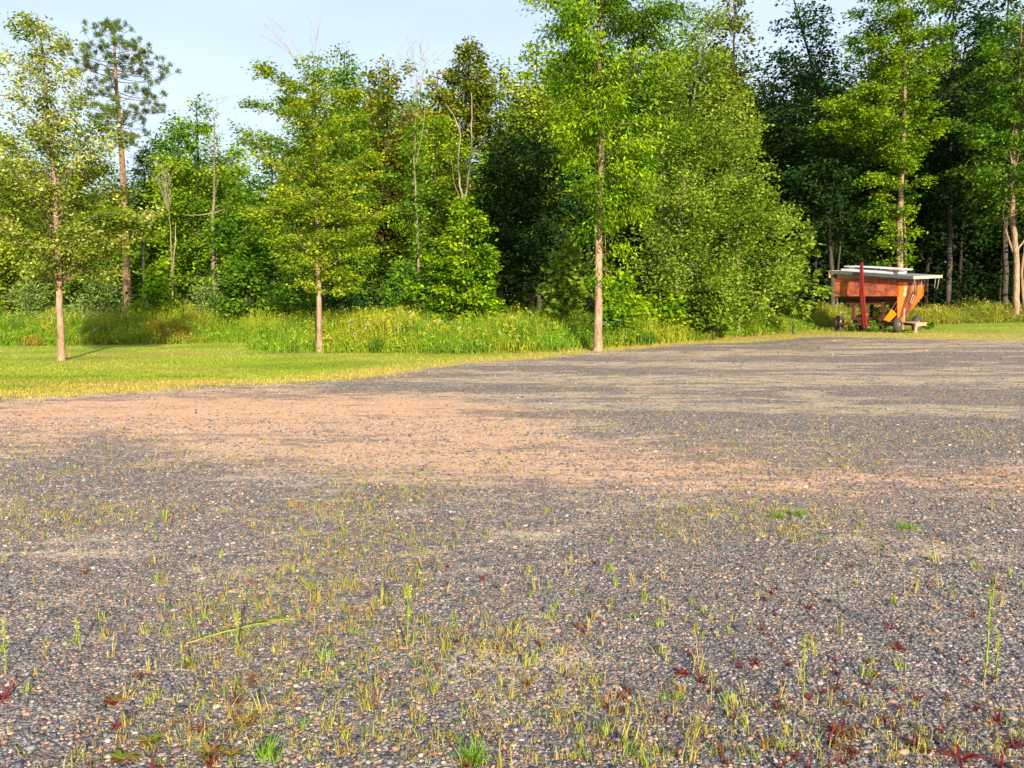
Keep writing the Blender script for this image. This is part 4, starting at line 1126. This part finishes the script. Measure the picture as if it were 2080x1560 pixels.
for a in (('broad-leaved green weed at the bottom left with pale leaf tips', 248, 1545, 1, .06, GR), ('low green weed at the bottom left beside a bare sandy patch', 305, 1508, 2, .055, GR),
          ('flat olive weed rosette near the bottom, left of the centre', 500, 1468, 3, .06, BR), ('low browning weed at the bottom, left half', 425, 1532, 4, .065, GR + BR),
          ('brown withered weed with a pink leaf at the left', 225, 1428, 5, .06, BR + RD), ('reddish withered weed next to a large pink stone at the left', 285, 1376, 6, .05, RD),
          ('small brown weed rosette at the bottom edge, below the olive rosette', 470, 1535, 7, .045, BR),
          ('dark red spreading weed with long leaves, at the bottom right', 1710, 1490, 8, .085, RD), ('dark red spreading weed at the bottom right corner', 1950, 1545, 9, .085, RD), ('red-brown low weed at the right edge of the tufts', 1822, 1318, 10, .05, RD + BR),
          ('olive-red low weed right of the centre', 1385, 1370, 11, .045, BR + RD), ('dark red weed at the bottom, right of the centre', 1245, 1445, 12, .06, RD)):
    rosette(*a)

# ------------------------------------------------------------------ the gravity wagon
def paint_mat(name, c1, c2, rust, amount, scale=5.0, rough=.55, chips=0.0):
    m, n, l, out = new_mat(name)
    tc = n.new('ShaderNodeTexCoord')
    def nz(sc, det, r=.65):
        q = n.new('ShaderNodeTexNoise'); q.inputs['Scale'].default_value = sc; q.inputs['Detail'].default_value = det; q.inputs['Roughness'].default_value = r
        l.new(tc.outputs['Object'], q.inputs['Vector']); return q
    def rng_(s, a, b):
        q = n.new('ShaderNodeMapRange'); q.inputs['From Min'].default_value = a; q.inputs['From Max'].default_value = b; l.new(s, q.inputs['Value']); return q.outputs[0]
    def mix(f, a, b):
        q = n.new('ShaderNodeMixRGB'); l.new(f, q.inputs['Fac'])
        for s, i in ((a, 'Color1'), (b, 'Color2')):
            if isinstance(s, tuple): q.inputs[i].default_value = (*s, 1)
            else: l.new(s, q.inputs[i])
        return q.outputs['Color']
    a = nz(1.4, 4); b = nz(scale, 8, .75); c = nz(scale * 4, 5)
    col = mix(rng_(a.outputs['Fac'], .35, .65), c1, c2)
    r = mix(rng_(c.outputs['Fac'], .3, .7), tuple(q * .55 for q in rust), rust)
    rf = rng_(b.outputs['Fac'], 1 - amount, 1 - amount + .12)
    col = mix(rf, col, r)
    if chips:
        d = nz(scale * 1.3, 5, .7); col = mix(rng_(d.outputs['Fac'], .635, .67), col, (.07, .025, .018))
    p = n.new('ShaderNodeBsdfPrincipled'); p.inputs['Roughness'].default_value = rough; p.inputs['Specular IOR Level'].default_value = .3
    l.new(col, p.inputs['Base Color'])
    bp = n.new('ShaderNodeBump'); bp.inputs['Strength'].default_value = .25; bp.inputs['Distance'].default_value = .01
    l.new(b.outputs['Fac'], bp.inputs['Height']); l.new(bp.outputs['Normal'], p.inputs['Normal'])
    l.new(p.outputs[0], out.inputs['Surface']); return m
M_RUSTO = paint_mat('worn_orange_paint', (.46, .12, .065), (.50, .145, .035), (.30, .085, .06), .56, 5, .7, 1)
M_ORANGE = paint_mat('orange_paint', (.62, .105, .010), (.66, .13, .012), (.42, .10, .04), .45, 3.0, .5)
M_BROWN = paint_mat('rusty_steel', (.17, .055, .035), (.14, .05, .035), (.24, .10, .06), .5, 7, .8)
M_RED = paint_mat('dark_red_steel', (.15, .012, .014), (.18, .018, .016), (.12, .03, .022), .42, 5, .6)
M_YEL = paint_mat('yellow_orange_paint', (.80, .27, .008), (.80, .31, .015), (.5, .13, .02), .36, 6, .5)
M_WOOD = paint_mat('old_wood', (.55, .33, .12), (.62, .40, .16), (.30, .17, .08), .5, 9, .85)
M_GREY = paint_mat('weathered_board', (.15, .165, .185), (.20, .21, .225), (.12, .12, .12), .45, 7, .8)
M_WHITE = paint_mat('white_sheet', (.56, .59, .63), (.50, .54, .59), (.36, .37, .37), .45, 4, .6)
M_PALE = paint_mat('faded_pink_steel', (.38, .22, .14), (.42, .25, .16), (.26, .12, .07), .45, 6, .8)
M_TYRE = paint_mat('tyre_rubber', (.035, .035, .04), (.05, .05, .052), (.10, .085, .07), .42, 9, .85)
M_FASCIA = paint_mat('dark_grey_board', (.075, .085, .105), (.10, .11, .13), (.06, .06, .06), .45, 7, .8)
M_SHADEIRON = paint_mat('shaded_rusty_iron', (.095, .036, .026), (.075, .03, .024), (.15, .06, .04), .5, 7, .85)  # rusty steel with the shade under the box mixed into its colour
M_CREAM = paint_mat('cream_board', (.40, .36, .28), (.46, .42, .33), (.28, .24, .18), .5, 6, .8)
M_MARK = paint_mat('faded_marking', (.70, .52, .30), (.66, .46, .22), (.6, .3, .1), .45, 14, .7)
M_SOOT = paint_mat('dark_marking', (.07, .03, .02), (.09, .04, .025), (.25, .09, .05), .45, 18, .8)

def wagon():
    bx, by = 14.36, 30.6
    root = thing('grain_wagon', (bx, by, float(gz(bx, by)) - .02), 'rusty orange grain wagon with a makeshift board roof, parked on the grass at the right', 'wagon', rotz=R(-52))
    root.scale = (.89, .90, .965)
    def part(nm, mb, mat, par=root, sm=False, lab=None):
        o = mb.build(nm, mat, par, sm)
        if lab: o['label'] = lab
        return o
    z1, z0 = 2.10, 1.42
    # box walls
    b = MB(); b.plate([(-1.4, -1.1, z0), (1.38, -1.1, z0), (1.38, -1.1, z1), (-1.4, -1.1, z1)], (0, .03, 0))
    b.bar((-1.42, -1.115, z1 - .02), (1.38, -1.115, z1 - .02), .05, .05); b.bar((-1.42, -1.115, z0 + .02), (1.38, -1.115, z0 + .02), .04, .04)
    fr = part('front_panel', b, M_RUSTO, lab='faded scratched rusty orange front panel')
    s = MB()                                                        # worn dark scrawls on the panel
    def stroke(pts, w):
        pts = np.array(pts, float); P3 = np.stack([pts[:, 0], np.full(len(pts), -1.1035), pts[:, 1]], 1)
        P3 = spline(P3, len(P3) * 4); d = unit(np.gradient(P3, axis=0)); nn = np.stack([-d[:, 2], 0 * d[:, 0], d[:, 0]], 1)
        ww = (w * np.linspace(1, .5, len(P3)))[:, None]; v = np.stack([P3 - nn * ww, P3 + nn * ww], 1).reshape(-1, 3)
        k = np.arange(len(P3) - 1)[:, None] * 2; s.add(v, np.concatenate([k, k + 1, k + 3, k + 2], 1))
    stroke([(-.20, 1.90), (-.31, 1.84), (-.33, 1.74)], .016); stroke([(.02, 1.86), (.12, 1.87), (.2, 1.89)], .014); stroke([(.24, 1.80), (.26, 1.88), (.34, 1.90), (.36, 1.84), (.42, 1.90), (.45, 1.86)], .02)
    stroke([(.22, 1.62), (.36, 1.66), (.52, 1.65), (.72, 1.60)], .010); stroke([(.40, 1.58), (.6, 1.6), (.76, 1.55)], .007); stroke([(.86, 1.62), (.92, 1.70), (.95, 1.62)], .012); stroke([(-.9, 1.82), (-.75, 1.86), (-.68, 1.85)], .010); stroke([(-.62, 1.58), (-.5, 1.57)], .012)
    part('worn_lettering', s, M_SOOT, fr)
    b = MB(); b.plate([(-1.4, 1.1, z0), (-1.4, -1.07, z0), (-1.4, -1.07, z1), (-1.4, 1.1, z1)], (.03, 0, 0))
    b.plate([(-1.37, 1.07, z0), (1.37, 1.07, z0), (1.37, 1.07, z1), (-1.37, 1.07, z1)], (0, .03, 0)); part('rear_panel', b, M_RUSTO)
    # sloping hopper floor underneath
    b = MB(); b.hexa(np.array([(-1.38, -1.07, z0), (1.36, -1.07, z0), (1.36, 1.06, z0), (-1.38, 1.06, z0), (-1.0, -.62, 1.2), (1.34, -.62, 1.16), (1.34, .5, 1.16), (-1.0, .5, 1.2)])[[4, 5, 6, 7, 0, 1, 2, 3]])
    b.hexa(np.array([(1.15, -.85, .55), (1.37, -.9, .55), (1.37, -.45, .55), (1.15, -.5, .55), (.8, -.6, 1.15), (1.36, -.6, 1.15), (1.36, .3, 1.15), (.8, .3, 1.15)]))
    part('hopper', b, M_SHADEIRON)
    # discharge end: flat plate with two channels running down to the chute
    X0 = 1.40
    b = MB(); b.plate([(X0, y, z) for y, z in ((-1.1, z1), (-1.08, 1.40), (-.98, .50), (-.40, .50), (.05, .88), (1.1, 1.46), (1.1, z1))], (.025, 0, 0))
    end = part('discharge_end', b, M_ORANGE, lab='bright sunlit orange discharge end')
    b = MB(); b.plate([(X0, -1.1, z1 - .14), (X0, 1.1, z1 - .14), (X0, 1.1, z1 - .003), (X0, -1.1, z1 - .003)], (.035, 0, 0)); part('rim_board', b, M_BROWN, end)
    for yt, yb in ((-.08, -.84), (.46, -.50)):
        b = MB(); 
        for dy in (-.075, .075):
            b.bar((X0 + .05, yt + dy, z1 - .15), (X0 + .05, yt + dy * .9, 1.42), .04, .024); b.bar((X0 + .05, yt + dy * .9, 1.42), (X0 + .05, yb + dy * .6, .50), .04, .024)
        b.plate([(X0 + .027, yt - .07, z1 - .15), (X0 + .027, yt - .07, 1.42), (X0 + .027, yb - .05, .51), (X0 + .027, yb + .05, .51), (X0 + .027, yt + .07, 1.42), (X0 + .027, yt + .07, z1 - .15)], (.012, 0, 0))
        part('channel', b, M_BROWN, end)
    b = MB(); b.bar((X0 + .09, .10, 1.47), (X0 + .09, -.10, 1.17), .03, .03); b.bar((X0 + .09, .26, 1.40), (X0 + .09, .05, 1.15), .03, .03); b.bar((X0 + .09, -.12, 1.17), (X0 + .09, .08, 1.14), .03, .03); b.bar((X0 + .09, .08, 1.48), (X0 + .09, .28, 1.41), .03, .03)
    part('gate_lever', b, M_PALE, end)
    b = MB()                                                        # edge flange along the sloping right side
    b.bar((X0 + .05, 1.09, z1 - .15), (X0 + .05, 1.09, 1.46), .06, .03); b.bar((X0 + .05, 1.09, 1.46), (X0 + .05, .06, .89), .06, .03); b.bar((X0 + .05, -1.08, z1 - .15), (X0 + .05, -1.07, 1.4), .04, .03); part('flange', b, M_ORANGE, end)
    # faded pale lettering, reading upward, unreadable
    b = MB(); xx = X0 + .026
    def mk(y0, y1, za, zb): b.box(xx, xx + .003, y0, y1, za, zb)
    mk(-.58, -.33, 1.42, 1.56)
    zz = 1.60
    for pat in ('E', 'B', 'I', 'O', 'E'):
        mk(-.57, -.53, zz, zz + .055); mk(-.53, -.37, zz, zz + .014); mk(-.53, -.37, zz + .041, zz + .055)
        if pat in 'BO': mk(-.40, -.36, zz + .014, zz + .041)
        if pat in 'EB': mk(-.47, -.44, zz + .014, zz + .041)
        zz += .075
    part('faded_lettering', b, M_MARK, end)
    # chute door hanging to the left of the end, with its two links
    b = MB(); b.plate([(.94, -1.2, .50), (1.02, -1.2, .46), (1.10, -1.2, .50), (1.14, -1.2, .42), (1.20, -1.2, .45), (1.47, -1.2, .72), (1.24, -1.2, .92)], (0, .03, 0))
    b.bar((1.0, -1.21, .62), (1.2, -1.21, .66), .012, .012); door = part('chute_door', b, M_YEL, lab='yellow-orange tilted chute door')
    b = MB(); b.bar((1.22, -1.19, .88), (1.42, -1.12, 1.22), .03, .03); b.bar((1.34, -1.17, .80), (1.45, -1.12, 1.05), .025, .025); part('link', b, M_BROWN, door)
    # running gear
    b = MB(); b.bar((-.98, -.78, 1.16), (1.34, -.78, 1.16), .10, .14); b.bar((-.98, .78, 1.16), (1.30, .78, 1.16), .10, .14)
    for x in (-.62, .68):
        for y in (-.78, .78): b.bar((x, y, .56), (x, y, 1.10), .14, .10)
        b.bar((x, -.70, 1.12), (x, .70, 1.12), .08, .08)
    b.bar((-.72, -.78, .52), (.86, -.78, .52), .12, .12); b.bar((-.72, .78, .52), (.86, .78, .52), .12, .12); b.bar((-.6, -.75, .45), (-.6, .75, .45), .10, .10); b.bar((.66, -.75, .45), (.66, .75, .45), .10, .10)
    b.bar((-.58, -.75, .62), (.6, -.4, 1.05), .06, .06); part('frame', b, M_SHADEIRON)
    b = MB(); b.bar((-1.22, -.80, .30), (1.30, -.80, .30), .11, .11); b.bar((-1.22, .85, .30), (1.30, .85, .30), .11, .11); b.bar((.03, -.75, .33), (.03, .80, .33), .10, .12); part('axle', b, M_SHADEIRON)
    for x, y, a in ((-1.27, -.80, 8), (1.33, -.80, 14), (1.36, .90, 0), (-1.27, .90, 0)):
        w = thing('wheel', (x, y, .32), None, None, rotz=R(a)); del_ = w; w.parent = root
        prof = np.array([(.14, .085), (.20, .105), (.27, .115), (.305, .095), (.318, .05), (.318, -.05), (.305, -.095), (.27, -.115), (.20, -.105), (.14, -.085)])
        k = 28; th = np.arange(k) * 2 * math.pi / k; m = len(prof)
        rr_ = prof[:, 0][None] * (1 + .012 * (np.arange(k) % 2)[:, None] * (prof[:, 0] > .3))
        V = np.stack([np.broadcast_to(prof[:, 1][None], (k, m)), rr_ * np.cos(th)[:, None], rr_ * np.sin(th)[:, None]], -1)
        i, j = np.meshgrid(np.arange(k), np.arange(m - 1), indexing='ij'); i2 = (i + 1) % k
        t_ = MB(); t_.add(V.reshape(-1, 3), np.stack([i * m + j, i * m + j + 1, i2 * m + j + 1, i2 * m + j], -1).reshape(-1, 4)); part('tyre', t_, M_TYRE, w, True)
        r_ = MB(); r_.tube(np.array([(-.07, 0, 0), (0, 0, 0), (.06, 0, 0)]), [.145, .12, .145], 20, cap=True); r_.tube(np.array([(-.1, 0, 0), (.11, 0, 0)]), [.05, .05], 10, cap=True); part('rim', r_, M_PALE, w)
    # raised tongue
    b = MB(); a0 = np.array((.36, -1.62, .22)); a1 = np.array((.10, -1.52, 1.50)); a2 = np.array((-.02, -1.44, 2.74))
    b.bar(a0, a1, .21, .09, w2=.20, h2=.09); b.bar(a1, a2, .19, .085, w2=.11, h2=.08); b.bar(a0 + (-.03, -.05, .05), a1 + (-.03, -.05, 0), .03, .03); part('tongue', b, M_RED)
    b = MB(); b.bar((.36, -1.55, .2), (.2, -.85, .3), .07, .07); b.bar((.40, -1.55, .2), (.5, -.85, .3), .07, .07); part('drawbar', b, M_BROWN)
    # side step at the right
    b = MB(); b.plate([(1.50, -.62, .40), (2.02, -.72, .36), (2.02, .22, .36), (1.50, .22, .40)], (0, 0, .025)); b.plate([(2.025, -.72, .26), (2.025, .22, .28), (2.025, .22, .40), (2.025, -.72, .40)], (.04, 0, 0))
    b.plate([(2.02, -.78, 0), (2.02, -.62, 0), (2.02, -.58, .25), (2.02, -.74, .25)], (.05, 0, 0)); b.bar((1.46, -.55, .12), (1.46, -.55, .95), .06, .07); part('step', b, M_PALE)
    # roof: slab sloping down to the right, tipped a little to the front
    def rz(x, y): return 2.44 - (x + 1.5) * .083 + (y + 1.35) * .035
    def slab(mb, x0, x1, y0, y1, lo, hi):
        c = [(x0, y0), (x1, y0), (x1, y1), (x0, y1)]
        mb.hexa(np.array([(x, y, rz(x, y) + lo) for x, y in c] + [(x, y, rz(x, y) + hi) for x, y in c]))
    b = MB(); slab(b, -1.5, 2.13, -1.31, 1.22, -.04, .02); roof = part('roof', b, M_GREY, lab='weathered grey board roof sloping to the right')
    b = MB(); slab(b, -1.52, 2.10, -1.352, -1.312, -.09, .028); part('fascia_board', b, M_FASCIA, roof)
    b = MB(); slab(b, 2.132, 2.17, -1.35, 1.22, -.085, .025); part('end_board', b, M_CREAM, roof)
    b = MB(); slab(b, -1.56, -1.521, -1.352, 1.22, -.26, .03); part('end_board', b, M_PALE, roof)
    b = MB()
    for x0, x1 in ((-1.3, -1.02), (-1.0, -.62), (-.6, .15)): b.hexa(np.array([(x0, -1.1, z1 + .004), (x1, -1.1, z1 + .004), (x1, -1.02, z1 + .004), (x0, -1.02, z1 + .004)] + [(x, y, rz(x, y) - .045) for x, y in ((x0, -1.1), (x1, -1.1), (x1, -1.02), (x0, -1.02))]))
    b.bar((-1.38, -1.06, z1 + .03), (1.3, -1.06, z1 + .03), .08, .045); part('filler_block', b, M_WOOD)
    b = MB(); rng = np.random.default_rng(5)
    for i in range(9):
        y = -1.0 + i * .27 + rng.normal(0, .04); x = rng.uniform(1.75, 2.12); b.bar((x, y, rz(x, y) - .05), (x + rng.normal(0, .03), y + rng.normal(0, .04), rz(x, y) - .2 - rng.uniform(0, .4)), .014, .014, w2=.006, h2=.006)
    part('hanging_strip', b, M_WHITE, roof)
    # sheets lying on the roof: things of their own
    def loose(name, lab, cat, x0, x1, y0, y1, lo, hi, mat, bow=0):
        mb = MB()
        n = 8; xs = np.linspace(x0, x1, n + 1)
        for i in range(n):
            c = [(xs[i], y0), (xs[i + 1], y0), (xs[i + 1], y1), (xs[i], y1)]
            f = lambda x: bow * math.sin((x - x0) / (x1 - x0) * math.pi)
            mb.hexa(np.array([(x, y, rz(x, y) + lo + f(x)) for x, y in c] + [(x, y, rz(x, y) + hi + f(x)) for x, y in c]))
        o = mb.build(name, mat); o.location = root.location; o.rotation_euler = root.rotation_euler; o.scale = root.scale; tag(o, lab, cat)
    loose('metal_sheet', 'pale grey-white sheet lying flat on the wagon roof, under the longer white one', 'sheet', -1.15, 1.1, -1.05, .2, .036, .12, M_WHITE)
    loose('metal_sheet', 'thin white sheet topmost on the wagon roof', 'sheet', -1.28, 1.25, -.6, .5, .185, .225, M_WHITE, .02)
    loose('wood_block', 'short white block propping up the topmost sheet on the wagon roof', 'block', -1.1, -.85, -.5, .4, .122, .184, M_WHITE)
    loose('bark_slab', 'brown piece of bark wedged at the right end of the roof sheets', 'bark', .85, 1.35, -.98, -.55, .122, .18, M_BROWN, .03)
    return root
wagon()

# weeds growing under and around the wagon
for i, (px, py, h, n, lab) in enumerate(((1745, 672, .45, 60, 'leafy green weed growing at the left of the wagon tongue'), (1793, 672, .85, 110, 'tall leafy green weed in front of the wagon frame, right of the tongue'), (1775, 674, .4, 60, 'low leafy green weed at the foot of the wagon tongue'), (1730, 674, .3, 50, 'low green weed beside the left wagon wheel'), (1885, 668, .3, 60, 'low green weed right of the wagon step'))):
    rng = np.random.default_rng(500 + i); x, y, z = (float(q) for q in on_ground(px, py)); y -= .0
    root = thing('leafy_weed', (x, y, z), lab, 'weed'); sb = MB(); lb = MB()
    for j in range(5):
        b0 = np.array([rng.normal(0, .12), rng.normal(0, .1), 0]); t0 = b0 + np.array([rng.normal(0, .12), rng.normal(0, .1), h * rng.uniform(.6, 1.05)])
        sb.tube(np.array([b0, (b0 + t0) / 2 + rng.normal(0, .015, 3), t0]), [.012, .01, .005], 5, (.12, .18, .03))
        m = n; q = rng.uniform(.1, 1.03, m)[:, None]; Q = b0 + (t0 - b0) * q; D = unit(rng.normal(0, 1, (m, 3)) * np.array([1, 1, .4]) + np.array([0, 0, .15])); L = rng.uniform(.08, .18, m) * (1.2 - .5 * q[:, 0])
        leaf_cards(lb, Q, D, unit(rng.normal(0, .7, (m, 3)) + np.array([0, 0, 1])), L, L * .4, np.array([[.09, .21, .02]]) * rng.uniform(.7, 1.4, (m, 1)))
    sb.build('stem', M_STEM, root, True); lb.build('leaves', M_LEAF, root)
